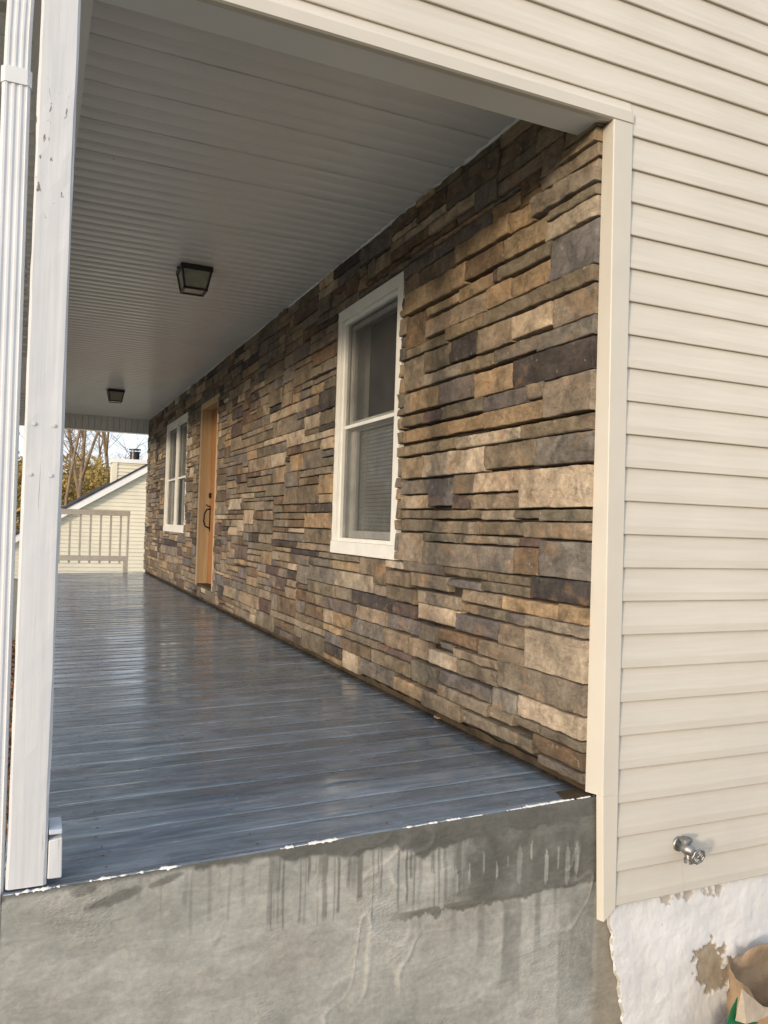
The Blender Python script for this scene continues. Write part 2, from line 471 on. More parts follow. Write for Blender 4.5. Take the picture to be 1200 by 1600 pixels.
# stones read off the wall between the near window and the corner: left x, right x, top y and bottom y at the right edge
NEAR = '''880 C 203 221 T;846 C 224 242 N;834 C 248 281.6 N;856 C 285 303 O;852 C 305 334 L;860 C 338 409 G;834 C 411 437 O;863.6 C 440 487 N
838 C 489 519 S;803 C 522.6 573.5 D;849 C 575 637 N;814 C 643 668 O;837 C 669.5 720 S;813 C 723.6 792 L;845 C 796 814 O;801 844 796 811 O;818 C 816 845.5 N
841.6 C 848 911 S;826 C 912.6 950.5 D;872 C 953 981 T;783 872 946 970 T;821 C 982.6 1002.5 N;786 821 963 980 G;822 C 1006 1075 L;778 823 982 1017 N
745 822 1019 1045 N;776 C 1077.5 1128 N;806.6 C 1131 1168 L;766 806 1087 1121 S;801.5 C 1169 1187 O;832 C 1188 1217 B;719 832 1156 1179 N
682 762 1101 1120 N;762 801 1118 1134 O;656 719 1103 1130 N;612 656.5 1076 1097 T;642 682 1044 1080 O;682 766 1077 1099 G;712 775 1050.5 1074.5 O
706 775 1034 1048 N;668 712 1028 1051 L;684 706 1008.6 1019.5 S;684 745 997 1017 B;656 684 981 1007 O;712 777 972 1001 G;650.5 715 955.5 982.5 L
662.5 720 935 955 N;650 662 924 943 N;716 788 955.5 971 O;720 783 931 951 N;698 749 911 923.5 G;749 826 918 935 O;691 757 892.5 907 O;757 824 902 917 O
628.5 691 882.6 900 S;638 698 903 925 N;603 638 895 918.5 N;603 650 923 945 O;613 650 947.5 968 R;604 656 972 996 G;598 636 993 1021 N;636 668 1004 1034 N
588 641 1023.5 1036 R;577 641 1038 1060 O;629 662 643 661 O;662 691 637 655 R;629 754.5 645.5 668 T;754.5 849 624 652 T;624 713 682.5 700 T;713 814 665 686 L
625 659 712 745.5 T;659 756 697 736 L;756 837 686 725 O;625 668 748 771 S;624 668 773 794 L;668 706 745.5 790 G;706 736 740 770 O;704 732 773 795 R
737 813 733.5 765 L;733 813 770 794 N;624 676 797 810 O;676 750 796.5 811 O;750 801 797 812 N;625.7 674 812 830.5 O;674 747 814 835.5 N;747 818 815.6 838 O
623 661 834 879 N;661 722 834 849.6 O;722 806 840 853 N;807 841 841 855 R;660 746 853 890 N;746 803 856 897 S;803 841 857 900 B
634 676 437.5 469 T;676 728 408 441 T;728 785 376 408 B;715 768.5 424 445 T;769 778 418 437.5 R;778 859 374 399 O;665 715 454.7 470 T;634 665 484 534 B
665 759 455 485 N;634 695 518.7 536 O;695 753 487.5 509 T;753 833 453 475.5 O;759 797 433.6 466 T;797 859 404.7 437.5 T;785 855 334 371 T;631 663 554 602 N
664 703 536 568 O;703 745 515.6 553 D;745 799 494 533 N;799 863 469 508 L;661 719 565.6 584 N;720 770 547.6 569 O;770 838 523 545.5 S;631 641 614 644 N
641 684 600 633 T;684 737 583 619 G;738 803 565 605 T;689.5 754 619 641 O;754 822 601.6 630 G;822 849.5 594 619 O;796 834 311 343 T;712 796 331.7 363 T;812 846 289 306 B'''
stones = []          # (y0, y1, z0, z1, code, corner)
for it in NEAR.replace('\n', ';').split(';'):
    a = it.split()
    corner = a[1] == 'C'
    xr = 927.0 if corner else float(a[1])
    xref = XS - 0.012
    y1 = onX(float(a[0]), 700, xref).y           # far end
    y0 = 0.056 if corner else onX(xr, 700, xref).y
    # measured heights: use the ray through the right end
    za = onX(xr, float(a[2]), xref if not corner else xref - 0.012).z
    zb = onX(xr, float(a[3]), xref if not corner else xref - 0.012).z
    # far end: recompute with the stone's own height (verticals lean in the picture)
    ym = 0.5 * (float(a[2]) + float(a[3]))
    y1 = onX(float(a[0]), ym, xref).y
    if not corner: y0 = onX(xr, ym, xref).y
    stones.append([y0, y1, zb - 0.0030, za + 0.0030, a[4], corner])

WY0, WY1, WZ0, WZ1 = 0.056, YEND, 0.400, CZ - 0.004
WIN1 = (1.660, 2.645, 1.083, 2.622)
WIN2 = (8.02, 9.79, 1.095, 2.64)
DOOR = (6.17, 7.13, 0.52, 2.605)
CY, CZG = 0.02, 0.01
NYc = int(round((WY1 - WY0) / CY)); NZc = int(round((WZ1 - WZ0) / CZG))
occ = np.zeros((NZc, NYc), bool)
def mark(y0, y1, z0, z1):
    a = max(0, int(round((y0 - WY0) / CY))); b = min(NYc, int(round((y1 - WY0) / CY)))
    c = max(0, int(round((z0 - WZ0) / CZG))); d = min(NZc, int(round((z1 - WZ0) / CZG)))
    occ[c:d, a:b] = True
for w in (WIN1, WIN2, DOOR): mark(*w)
for s in stones: mark(*s[:4])
sr = random.Random(21)
codes = 'TTTNNNNNNNOOOOOOLLSSSGGDDRBBB'
while True:
    flat = ~occ.ravel()
    i = int(flat.argmax())
    if not flat[i]: break
    r, c = divmod(i, NYc)
    run = 1
    while c + run < NYc and not occ[r, c + run]: run += 1
    w = int(sr.choice([.18, .22, .26, .32, .38, .46, .54, .62]) / CY)
    if run - w < 6: w = run if run < 30 else run // 2
    w = min(w, run)
    h = int(round(sr.choice([.045, .05, .06, .06, .07, .075, .085, .095, .11, .13]) / CZG))
    if w < 7: h = min(h, 12)
    av = 0
    while r + av < NZc and not occ[r + av, c:c + w].any(): av += 1
    if c > 0:                                   # line up with the neighbour's top
        k = r
        while k < NZc and occ[k, c - 1]: k += 1
        if abs((k - r) - h) <= 3 and k > r: h = k - r
    if av - h < 4: h = av
    h = min(h, av)
    if h > 20: h = h // 2
    occ[r:r + h, c:c + w] = True
    if h >= 3 and w >= 2:
        stones.append([WY0 + c * CY, WY0 + (c + w) * CY, WZ0 + r * CZG, WZ0 + (r + h) * CZG, sr.choice(codes), c == 0])

def stone_mesh(mb, s, idx, step):
    y0, y1, z0, z1, code, corner = s
    rr = random.Random(idx * 13 + 5)
    gap = 0.0016 + rr.random() * 0.0022
    gz = 0.0022 + rr.random() ** 2 * 0.0040
    ya, yb, za, zb = y0 + (0 if corner else gap), y1 - gap, z0 + gz, z1 - gz
    if zb - za < 0.012 or yb - ya < 0.012: return None
    xf = XS - 0.010 - (rr.random() - 0.5) * 0.014 + (-0.008 if corner else 0)
    tilt = (rr.random() - 0.5) * 0.010; tilt2 = (rr.random() - 0.5) * 0.016
    rough = 0.0040 + 0.008 * rr.random() ** 2
    rnd_r = 0.0025 + 0.0045 * rr.random()
    W, H = yb - ya, zb - za
    def spread(L):
        n = max(1, int(L / step)); b = min(rnd_r, L * 0.25)
        return [0, b * 0.35 / L, b / L] + [b / L + (1 - 2 * b / L) * (k + 1) / (n + 1) for k in range(n)] + [1 - b / L, 1 - b * 0.35 / L, 1]
    U, V = spread(W), spread(H)
    so_ = idx * 7.31
    b0 = len(mb.v); nu, nv = len(U), len(V)
    def edge(d, L):
        b = min(rnd_r, L * 0.25); t = min(1.0, d / b)
        return 1 - math.sqrt(max(0.0, 1 - (1 - t) ** 2))
    wob = 0.0016 + 0.0022 * rr.random()
    for v in V:
        for u in U:
            y = ya + W * u; z = za + H * v
            fall = max(edge(min(u, 1 - u) * W, W), edge(min(v, 1 - v) * H, H))
            n1 = fbm(y * 9 + so_, z * 16, so_, 4)
            n2 = fbm(y * 34 + so_, z * 60, so_ + 3, 4)
            ter = math.floor(n1 * 2.2 + 0.5) / 2.2
            x = xf + tilt * (u - .5) + tilt2 * (v - .5) - rough * (0.4 * n1 + 0.6 * ter + 0.45 * n2) + fall * rnd_r * 1.1
            ez = wob * fbm(y * 11, so_, 1.7, 3); ez2 = wob * fbm(y * 11, so_, 9.1, 3); ey = wob * fbm(z * 18, so_, 5.3, 2)
            zz = z + (ez * (1 - v) + ez2 * v); yy = y + ey * (1 if not corner or u > .4 else 0)
            mb.v.append((x, yy, zz))
    for j in range(nv - 1):
        for i in range(nu - 1):
            a = b0 + j * nu + i
            mb.f.append((a, a + nu, a + nu + 1, a + 1))
    # sides back to the wall
    ring = [b0 + i for i in range(nu)] + [b0 + j * nu + nu - 1 for j in range(1, nv)] + \
           [b0 + (nv - 1) * nu + i for i in range(nu - 2, -1, -1)] + [b0 + j * nu for j in range(nv - 2, 0, -1)]
    b1 = len(mb.v)
    for k in ring:
        p = mb.v[k]; mb.v.append((0.034, p[1], p[2]))
    n = len(ring)
    for k in range(n):
        a, b = ring[k], ring[(k + 1) % n]
        mb.f.append((a, b, b1 + (k + 1) % n, b1 + k))
    cnt = len(mb.v) - b0
    c = PAL[code]; j = 0.86 + 0.28 * rr.random(); hue = (rr.random() - .5) * 0.10
    c = (c[0] * j * (1 + hue), c[1] * j, c[2] * j * (1 - hue))
    mb.attr.setdefault('col', ('FLOAT_COLOR', []))[1].extend([(*c, 1.0)] * cnt)
    mb.attr.setdefault('seed', ('FLOAT', []))[1].extend([rr.random()] * cnt)
    return cnt

def pix_area(s):
    a = proj((XS, s[0], s[2])); b = proj((XS, s[1], s[2])); c = proj((XS, s[0], s[3]))
    return abs(a[0] - b[0]) * abs(a[1] - c[1])
stones.sort(key=pix_area, reverse=True)
wall = MB().box(0.030, 0.20, 0.056, YEND, DECK0 - 0.3, CZ)
# openings are cut by building the backing in pieces
wall = MB()
ys = sorted({0.056, WIN1[0], WIN1[1], DOOR[0], DOOR[1], WIN2[0], WIN2[1], YEND - 0.004})
for a, b in zip(ys[:-1], ys[1:]):
    hole = None
    for w in (WIN1, WIN2, DOOR):
        if abs(a - w[0]) < 1e-6: hole = w
    if hole:
        wall.box(0.030, 0.20, a, b, 0.1, hole[2] + 0.01); wall.box(0.030, 0.20, a, b, hole[3] - 0.01, CZ + 0.1)
    else:
        wall.box(0.030, 0.20, a, b, 0.1, CZ + 0.1)
stone_wall = wall.build('stone_wall', MORTAR, house, org=(0.03, 6, DECK0))
rest = MB(); made = 0
for i, s in enumerate(stones):
    if made < 300:
        mb = MB()
        if stone_mesh(mb, s, i, 0.012 if made < 150 else 0.024):
            mb.build('stone', STONE, stone_wall, smooth=True); made += 1
    else:
        stone_mesh(rest, s, i, 0.055)
ro = rest.build('far_stones', STONE, stone_wall, smooth=True, kind='stuff')
# stained footing strip under the lowest course
f = MB()
f.grid(lambda u, v: (0.022 - 0.016 * v * (0.6 + 0.4 * fbm(u * 60, v * 2)) , 0.058 + (YEND - 0.07) * u, DECK0 - 0.01 + v * (0.042 + 0.010 * fbm(u * 90, 3, 1, 3))), 300, 4)
f.build('footing_strip', FOOT, house)

# porch base (parged concrete) ---------------------------------------
pr = random.Random(4)
drips = []
for k in range(52):
    X = -1.12 + 0.68 * pr.random()
    drips.append((X, 0.0028 + 0.0075 * pr.random() ** 2, 0.05 + 0.16 * pr.random(), 0.45 + 0.35 * pr.random()))
for k in range(14):
    drips.append((-1.5 + 0.5 * pr.random(), 0.003 + 0.004 * pr.random(), 0.04 + 0.16 * pr.random(), 0.28))
dry = [(-0.62 + 0.047 * k + 0.02 * pr.random(), 0.003 + 0.006 * pr.random(), 0.10 + 0.05 * pr.random(), 0.17 + 0.11 * pr.random()) for k in range(13)]
runs = [(-0.30, 0.040, 0.62, .55), (-0.20, 0.016, 0.50, .6), (-0.42, 0.018, 0.50, .4), (-0.52, 0.014, 0.42, .45), (-0.13, 0.012, 0.44, .5), (-0.02, 0.055, 0.72, .5), (-0.64, 0.010, 0.36, .4), (-0.09, 0.03, 0.9, .35)]
def wetness(X, d):      # d = depth below the deck edge
    n = fbm(X * 7, d * 7, 2.2, 4); nf = fbm(X * 30, d * 22, 5.1, 3)
    t = min(1.0, max(0.0, (X + 1.30) / 0.75))
    band = 0.012 + 0.062 * t + 0.030 * n * (0.3 + t) + 0.010 * nf
    if X < -1.3: band = 0.010 + 0.05 * max(0.0, n - 0.1)
    line = 0.283 + 0.05 * (X + 0.3) * 0.5 + 0.010 * nf
    w = 0.0
    w = min(1, max(0, (band - d) / 0.012 + 0.5))
    s_ = min(1.0, max(0.0, (X + 0.56 + 0.06 * n) / 0.10))        # right of here the whole upper lift is wet
    w = max(w, s_ * min(1, max(0, (line - d) / 0.014 + 0.3)) * (0.86 + 0.25 * n))
    if X > -0.78 and abs(d - line + 0.012) < 0.012 + 0.010 * nf: w = max(w, 0.8 * min(1, (X + 0.78) / 0.12))
    for (dx, dw, dl, st) in drips:
        c = dx + 0.0015 * math.sin(d * 22 + dx * 50)
        if abs(X - c) < dw and d < band + dl:
            w = max(w, st * min(1, (dw - abs(X - c)) / 0.0025, (band + dl - d) / 0.02))
    for (dx, dw, d0, d1) in dry:
        taper = dw * min(1, (d - d0) / 0.03, (d1 - d) / 0.015)
        if abs(X - dx) < taper: w *= 0.12
    for (cx, cw, cl, st) in runs:
        c = cx + 0.014 * fbm(d * 7, cx, 1, 2)
        if abs(X - c) < cw and d < cl:
            w = max(w, st * min(1, (cw - abs(X - c)) / 0.010, (cl - d) / 0.10) * (0.85 + 0.5 * n))
    for (px, pd, rx, rd) in ((-1.52, 0.052, 0.075, 0.017), (-1.40, 0.030, 0.05, 0.012), (-1.60, 0.016, 0.03, 0.020)):
        q = ((X - px) / rx) ** 2 + ((d - pd + 0.22 * (X - px)) / rd) ** 2
        w = max(w, 0.7 * min(1, max(0, (1.1 - q - 0.5 * nf) / 0.5)))
    return max(0.0, min(1.0, w))
cb = MB(); NU, NV = 520, 170
wet_, rid_, bro_ = [], [], []
X1 = 0.20; ZB = GZ - 0.05
for j in range(NV + 1):
    for i in range(NU + 1):
        X = XL + (X1 - XL) * i / NU
        top = deck_z(X) - 0.001
        d = (top - ZB) * (j / NV) ** 1.25
        edge = 0.006 * fbm(X * 20, 1.2, 0, 3) if j == 0 else 0
        z = top - d - abs(edge)
        n = fbm(X * 3.2, z * 3.2, 0.3, 4)
        a = (X * 0.8 - z * 1.0); b = (X + z * 0.55)
        rg = fbm(a * 2.4 + 0.5 * fbm(b * 3, a * 2, 3, 2), b * 1.6, 7.7, 3)
        ridge = max(0.0, 1 - abs(rg) * 24) * max(0, min(1, fbm(X * 2.9, z * 3.1, 4.4, 2) * 3.0 + 0.45))
        fade = min(1, d / 0.05)
        wetv = wetness(X, d)
        ledge = 0.004 * min(1, max(0, (X + 0.75) / 0.2)) * min(1, max(0, (0.283 + 0.025 * (X + 0.3) - d) / 0.012))
        y = front_y(X) - 0.0045 * n * fade - 0.0035 * ridge * fade - 0.0012 * fbm(X * 18, z * 24, 2, 3) * fade + 0.004 * (1 - fade) ** 2 - ledge
        cb.v.append((X, y, z)); wet_.append(wetv * (0.35 if j < 1 else 1)); rid_.append(max(ridge, 1.0 if j < 1 else 0))
        bro_.append(max(0, min(0.75, (X - 0.0) / 0.06 * min(1, max(0, (d - 0.35) / 0.1)) + 0.25 * n)))
for j in range(NV):
    for i in range(NU):
        a = j * (NU + 1) + i
        cb.f.append((a, a + NU + 1, a + NU + 2, a + 1))
# body behind the face: side towards the yard, top under the boards
nb = len(cb.v)
cb.box(XL + 0.004, 0.02, 0.05, YEND - 0.02, ZB, deck_z(XL) - 0.045)
for _ in range(8): wet_.append(0); rid_.append(0); bro_.append(0)
# left return
n0 = len(cb.v)
for j in range(0, NV + 1, 5):
    p = cb.v[j * (NU + 1)]; cb.v += [p, (XL, 0.10, p[2])]; wet_ += [0, 0]; rid_ += [0, 0]; bro_ += [0, 0]
for j in range(NV // 5):
    a = n0 + 2 * j
    cb.f.append((a, a + 1, a + 3, a + 2))
cb.attr = {'wet': ('FLOAT', wet_), 'ridge': ('FLOAT', rid_), 'brown': ('FLOAT', bro_)}
cb.build('porch_base', CONC, house, smooth=True)

# deck boards --------------------------------------------------------
deck = thing('porch_deck', (-0.9, 6, DECK0 - 0.04), parent=house)
PITCH = 0.1420
protos = []
for k in range(5):
    kr = random.Random(k + 90); mb = MB(); prof = []
    wdt = PITCH - 0.0050
    SH = [0, .012, .035, .15, .3, .5, .7, .85, .965, .988, 1]; nprof = 10
    cup = 0.0011 * (kr.random() - 0.3)
    for q in range(nprof + 1):
        t = SH[q]; e = min(t, 1 - t) * wdt
        drop = 0.0035 * max(0, 1 - e / 0.0040) ** 2
        prof.append((t * wdt, cup * (1 - (2 * t - 1) ** 2) * 2 - drop))
    NX = 24; rings = []
    for i in range(NX + 1):
        X = XL + (0.024 - XL) * i / NX
        wv = 0.0012 * fbm(X * 1.7, k * 5.0, 0, 2)
        ring = [(X, py, deck_z(X) - DECK0 + pz + wv + 0.0006 * fbm(X * 3, py * 40, k, 2)) for py, pz in prof]
        ring += [(X, wdt, deck_z(X) - DECK0 - 0.028), (X, 0, deck_z(X) - DECK0 - 0.028)]
        rings.append(ring)
    mb.sweep(rings)
    mb.f = [f[::-1] for f in mb.f]
    protos.append(mb)
pobj = []
NB = int((YEND - 0.03) / PITCH)
br_ = random.Random(5)
for i in range(NB):
    y = 0.036 + i * PITCH
    if i < 5:
        ob = protos[i].build('deck_board', DECK, deck, smooth=True, org=(0, 0, 0)); pobj.append(ob)
        ob.location = Vector((0, y, DECK0)) - ORG[deck.name]
    else:
        ob = share(pobj[br_.randrange(5)], 'deck_board', (0, y, DECK0), deck)
    ob.location.z += (br_.random() - 0.5) * 0.0016
    ob.rotation_euler.x = (br_.random() - 0.5) * 0.011
    ob.rotation_euler.z = 0.0
nl = MB(); nr = random.Random(31)
for i in range(NB):
    for jx in (-1.55, -1.14, -0.73, -0.32):
        for e in (0.03, 0.108):
            if nr.random() < 0.75:
                X = jx + nr.gauss(0, 0.006); yy = 0.036 + i * PITCH + e + nr.gauss(0, .004); z_ = deck_z(X) + 0.0028
                n_ = 6; r_ = 0.0034; b_ = len(nl.v)
                nl.v += [(X + r_ * math.cos(6.283 * k / n_), yy + r_ * math.sin(6.283 * k / n_), z_ - .0004) for k in range(n_)]; nl.f.append(tuple(range(b_, b_ + n_)))
nl.build('nail_heads', FOOT, deck, kind='stuff')
# the first board is cut to the slanted edge of the base
fb = MB(); fb.add([], [])
N = 40; rings = []
for i in range(N + 1):
    X = XL + (0.024 - XL) * i / N; z = deck_z(X); yf = front_y(X) - 0.003 + 0.003 * fbm(X * 14, 0, 0, 3)
    yf += 0.010; rings.append([(X, yf, z - 0.004), (X, yf + 0.001, z - 0.002), (X, min(yf + 0.004, 0.035), z + 0.0002), (X, 0.0355, z), (X, 0.0355, z - 0.03), (X, yf, z - 0.03)])
fb.sweep(rings); fb.f = [f[::-1] for f in fb.f]
fb.build('deck_edge_strip', DECK, deck, smooth=False)
# bare brown end of a board at the corner
bp = MB(); z = deck_z(-0.05) + 0.0012
bp.add([(-0.105, 0.034, z), (0.014, 0.034, z + .001), (0.014, 0.115, z + .001), (-0.085, 0.108, z), (-0.105, 0.034, z - .006), (0.014, 0.034, z - .006), (0.014, 0.115, z - .006), (-0.085, 0.108, z - .006)],
       [(0, 1, 2, 3), (0, 4, 5, 1), (3, 7, 4, 0)])
bp.build('bare_wood_patch', FOOT, deck)
# white paint spilled along the edge
for x0, x1, wd, sd in ((-1.787, -1.645, 0.016, 1), (-1.60, -1.36, 0.007, 2), (-1.085, -0.885, 0.0085, 3), (-0.70, -0.42, 0.0035, 4), (-0.33, 0.018, 0.0065, 5)):
    pt = MB(); n = int((x1 - x0) / 0.003); rings = []
    for i in range(n + 1):
        X = x0 + (x1 - x0) * i / n; e = min(1, i / 5, (n - i) / 5)
        m_ = min(1, max(0, (1.1 if sd in (3, 5) else 0.5) + 3.2 * fbm(X * 12, sd, 3, 4) + 0.8 * fbm(X * 60, sd, 5, 3))) * e; a = wd * max(0.05, 0.5 + 1.3 * fbm(X * 38, sd, 0, 4)) * m_; b = wd * max(0.03, 0.15 + 1.2 * fbm(X * 55, sd, 7, 4)) * m_
        yf = front_y(X); z = deck_z(X)
        q_ = 1 - m_; rings.append([(X, yf + 0.0020 + .006 * q_, z - 0.002 - b), (X, yf - 0.0002 + .008 * q_, z - 0.002 - b * .5), (X, yf + 0.002 + .004 * q_, z + 0.0002 - .004 * q_), (X, yf + 0.005 + a * .7, z + 0.0009 - .005 * q_), (X, yf + 0.008 + a * 1.5, z + 0.0005 - .005 * q_), (X, yf + 0.006, z - 0.006)])
    pt.sweep(rings); pt.build('paint_streak', WPAINT, house, smooth=True)

# post, its block, beams -------------------------------------------------
def post_shape(x0, x1, y0, y1, z0, z1, seed, n=60):
    mb = MB(); rings = []
    b = 0.006
    for i in range(n + 1):
        z = z0 + (z1 - z0) * i / n
        base = [(x0 + b, y0), (x0 + (x1 - x0) * .33, y0), (x0 + (x1 - x0) * .66, y0), (x1 - b, y0), (x1, y0 + b), (x1, y1 - b), (x1 - b, y1), (x0 + b, y1), (x0, y1 - b), (x0, y0 + b)]
        rings.append([(x + 0.0022 * fbm(z * 5, k * 3.1 + seed, 0, 3), y + 0.0018 * fbm(z * 6, k * 5.3 + seed, 4, 3), z) for k, (x, y) in enumerate(base)])
    return mb.sweep(rings)
post = post_shape(-1.783, -1.692, 0.010, 0.101, deck_z(-1.74) + 0.006, HZ + 0.02, 1).build('porch_post', POST, house, smooth=False)
sc = MB()
for (px, py) in ((53, 662), (84, 665), (47, 741), (79, 743)):
    p = onY(px, py, 0.010); sc.tube([(p.x, 0.0065, p.z), (p.x, 0.012, p.z)], [0.0045, 0.0045], 8)
sc.build('screw', POST, post)
bk = MB().hexa([(-1.6895, .008, .352), (-1.656, .008, .352), (-1.656, .096, .352), (-1.6895, .096, .352)],
               [(-1.6895, .012, .446), (-1.658, .010, .452), (-1.660, .094, .458), (-1.6895, .096, .455)])
bko = bk.build('post_block', POST, house, bevel=0.003)
lip = MB().box(-1.6895, -1.659, 0.006, 0.10, 0.4625, 0.474).build('block_cap', mat_plain('blue_white_paint', (0.50, 0.56, 0.66), 0.5, 0.4, 0.1, 12), house, bevel=0.002)
for yy in (5.9, 11.66):          # posts further along, behind the near one
    post_shape(-1.783, -1.692, yy, yy + 0.091, deck_z(-1.74), HZ + 0.02, yy, 20).build('porch_post', POST, house)

hd = MB()
hd.box(-2.32, 0.02, 0.0247, 0.166, HZ, HZ + 0.30)
hd.build('end_header', CEIL, house)
hl = MB()               # rolled lip of the wrap along the front lower edge
hl.sweep([[(x, -0.012, 2.6650), (x, -0.0125, 2.7010), (x, -0.006, 2.7055), (x, 0.0225, 2.7055), (x, 0.0245, HZ + 0.0005), (x, 0.0240, 2.6660), (x, -0.004, 2.6615)] for x in (-2.34, 0.0735)])
hl.build('header_lip', TRIM, house)
eb = MB().box(-1.803, -1.655, 0.167, YEND - 0.03, HZ + 0.004, CZ + 0.10)
eb.build('eave_beam', CEIL, house)
fh = MB(); px = -1.654; k = 0
zt, zbm, yf = CZ + 0.05, 2.716, 11.745
while px < 0.02:
    fh.box(px, px + 0.088, yf, yf + 0.15, zbm, zt); fh.box(px + 0.088, px + 0.0975, yf + 0.014, yf + 0.14, zbm + 0.003, zt); px += 0.0975
fho = thing('far_header', (-0.8, yf, zbm), parent=house)
fh.build('beadboard', CEIL, fho)
MB().box(-1.656, -0.012, yf - 0.008, yf + 0.155, zbm - 0.018, zbm - 0.001).build('bottom_trim', CEIL, fho)

# ceiling panels ------------------------------------------------------------
ceil = thing('porch_ceiling', (-0.8, 6, CZ), parent=house)
def panel_mesh(x0, x1, pitch, n, gap=0.0):
    mb = MB(); prof = []
    for k in range(n):
        a = k * pitch
        prof += [(a + 0.000, 0.0055), (a + 0.004, 0.0058), (a + 0.012, 0.0012), (a + pitch * 0.26, -0.0016), (a + pitch * 0.50, -0.0010), (a + pitch * 0.80, 0.0014), (a + pitch - 0.006, 0.0040)]
    prof.append((n * pitch - gap, 0.0055))
    nx = 10
    rings = [[(x0 + (x1 - x0) * i / nx, p[0], p[1] + 0.0013 * fbm(i * 0.9, p[0] * 6, 2, 2)) for p in prof] for i in range(nx + 1)]
    mb.sweep(rings, closed=False)
    mb.box(x0, x1, 0.001, n * pitch - 0.001, 0.012, 0.02)
    return mb
CP = 0.1045
cp = None; y = 0.166; k = 0
while y < YEND - 0.25:
    if cp is None:
        cp = panel_mesh(-1.657, 0.012, CP, 3, 0.002).build('ceiling_panel', CEIL, ceil, org=(0, 0, 0)); ob = cp
        ob.location = Vector((0, y, CZ)) - ORG[ceil.name]
    else:
        ob = share(cp, 'ceiling_panel', (0, y, CZ), ceil)
    ob.location.z += (br_.random() - .5) * 0.0010
    if k == 4: ob.location.z -= 0.0005; ob.rotation_euler.x = 0.004
    y += 3 * CP; k += 1
MB().box(-1.657, 0.012, y, YEND, CZ, CZ + 0.01).build('ceiling_filler', CEIL, ceil)
# edge channel where the ceiling meets the stone, with a ragged caulk line
ch = MB(); N = 160
ch.sweep([[(0.0 - 0.010 * abs(fbm(yy * 3, 0, 1, 3)), yy, CZ - 0.007), (0.03, yy, CZ - 0.007), (0.03, yy, CZ + 0.003), (-0.012, yy, CZ + 0.003)] for yy in [0.17 + (YEND - 0.43) * i / N for i in range(N + 1)]])
ch.build('ceiling_channel', CEIL, house)
# roof slab over the porch keeps daylight out from above
MB().box(-2.34, 0.3, 0.21, YEND + 0.4, CZ + 0.12, CZ + 0.3).build('porch_roof', SHINGLE, house)
# eave soffit and fascia outside the beam
sf = panel_mesh(-2.31, -1.803, CP, 3, 0.002); y = 0.166; so0 = None
eave = thing('eave_soffit', (-2.0, 6, HZ), parent=house)
while y < YEND - 0.25:
    if so0 is None:
        so0 = sf.build('soffit_panel', CEIL, eave, org=(0, 0, 0)); so0.location = Vector((0, y, HZ + 0.006)) - ORG[eave.name]
        vm = MB()
        for q in range(2): vm.box(-2.28, -1.84, 0.030 + q * CP, 0.078 + q * CP, -0.0035, -0.0022)
        v0 = vm.build('vent_strip', VENT, eave, org=(0, 0, 0)); v0.location = Vector((0, y, HZ + 0.006)) - ORG[eave.name]
    else:
        share(so0, 'soffit_panel', (0, y, HZ + 0.006), eave)
        if int(y * 10) % 3 != 1: share(v0, 'vent_strip', (0, y, HZ + 0.006), eave)
    y += 3 * CP
MB().box(-2.335, -2.311, -0.01, YEND + 0.3, HZ - 0.012, CZ + 0.11).build('eave_fascia', FASCIA, house)

# gable siding ------------------------------------------------------------
siding = thing('siding_wall', (0.9, 0.02, 0), parent=house)
def lap_board(x0, x1, k, dy=0.0):
    mb = MB(); z0 = k * LAP; z1 = z0 + LAP + 0.004; rings = []
    n = max(2, int((x1 - x0) / 0.12))
    for i in range(n + 1):
        x = x0 + (x1 - x0) * i / n
        w = 0.0008 * fbm(x * 1.3, k * 3.7, 0, 2); wz = 0.0007 * fbm(x * 1.1, k * 9.1, 4, 2)
        rings.append([(x, 0.0125, z0 + 0.0024), (x, -0.0008 + w + dy, z0 + 0.0005 + wz), (x, -0.0022 + w + dy, z0 + 0.003 + wz), (x, -0.0020 + w * 1.6 + dy, z0 + 0.03),
                      (x, 0.0040 + w + dy, z0 + LAP * 0.62), (x, 0.0098 + dy * .5, z1 + 0.003), (x, 0.022, z1 + 0.003), (x, 0.022, z0 + 0.004)])
    mb.sweep(rings); return mb
joints = {0: 0.392, 1: 0.752, 8: 0.765, 9: 0.765, 14: 1.4}
for k in range(0, 36):
    x0 = 0.074 if k < 24 else -2.4
    if k == 23:
        lap_board(0.074, 3.2, k).build('siding_board', SIDING, siding)
        continue
    if k in joints:
        lap_board(x0, joints[k], k, -0.0012).build('siding_board', SIDING, siding)
        lap_board(joints[k] + 0.0004, 3.2, k, 0.0006).build('siding_board', SIDING, siding)
    else:
        lap_board(x0, 3.2, k).build('siding_board', SIDING, siding)
# part course over the header
mb = MB()
mb.sweep([[(x, 0.0005, 2.7060), (x, -0.0030, 2.7065), (x, 0.0075, 2.746), (x, 0.022, 2.746), (x, 0.022, 2.7060)] for x in (-2.4, 0.0735)])
mb.build('siding_board', SIDING, siding)
MB().box(0.05, 3.2, 0.023, 0.20, 0.03, 4.3).build('wall_sheathing', MORTAR, house)
MB().box(-2.4, 0.05, 0.023, 0.20, 2.99, 4.3).build('gable_sheathing', MORTAR, house)

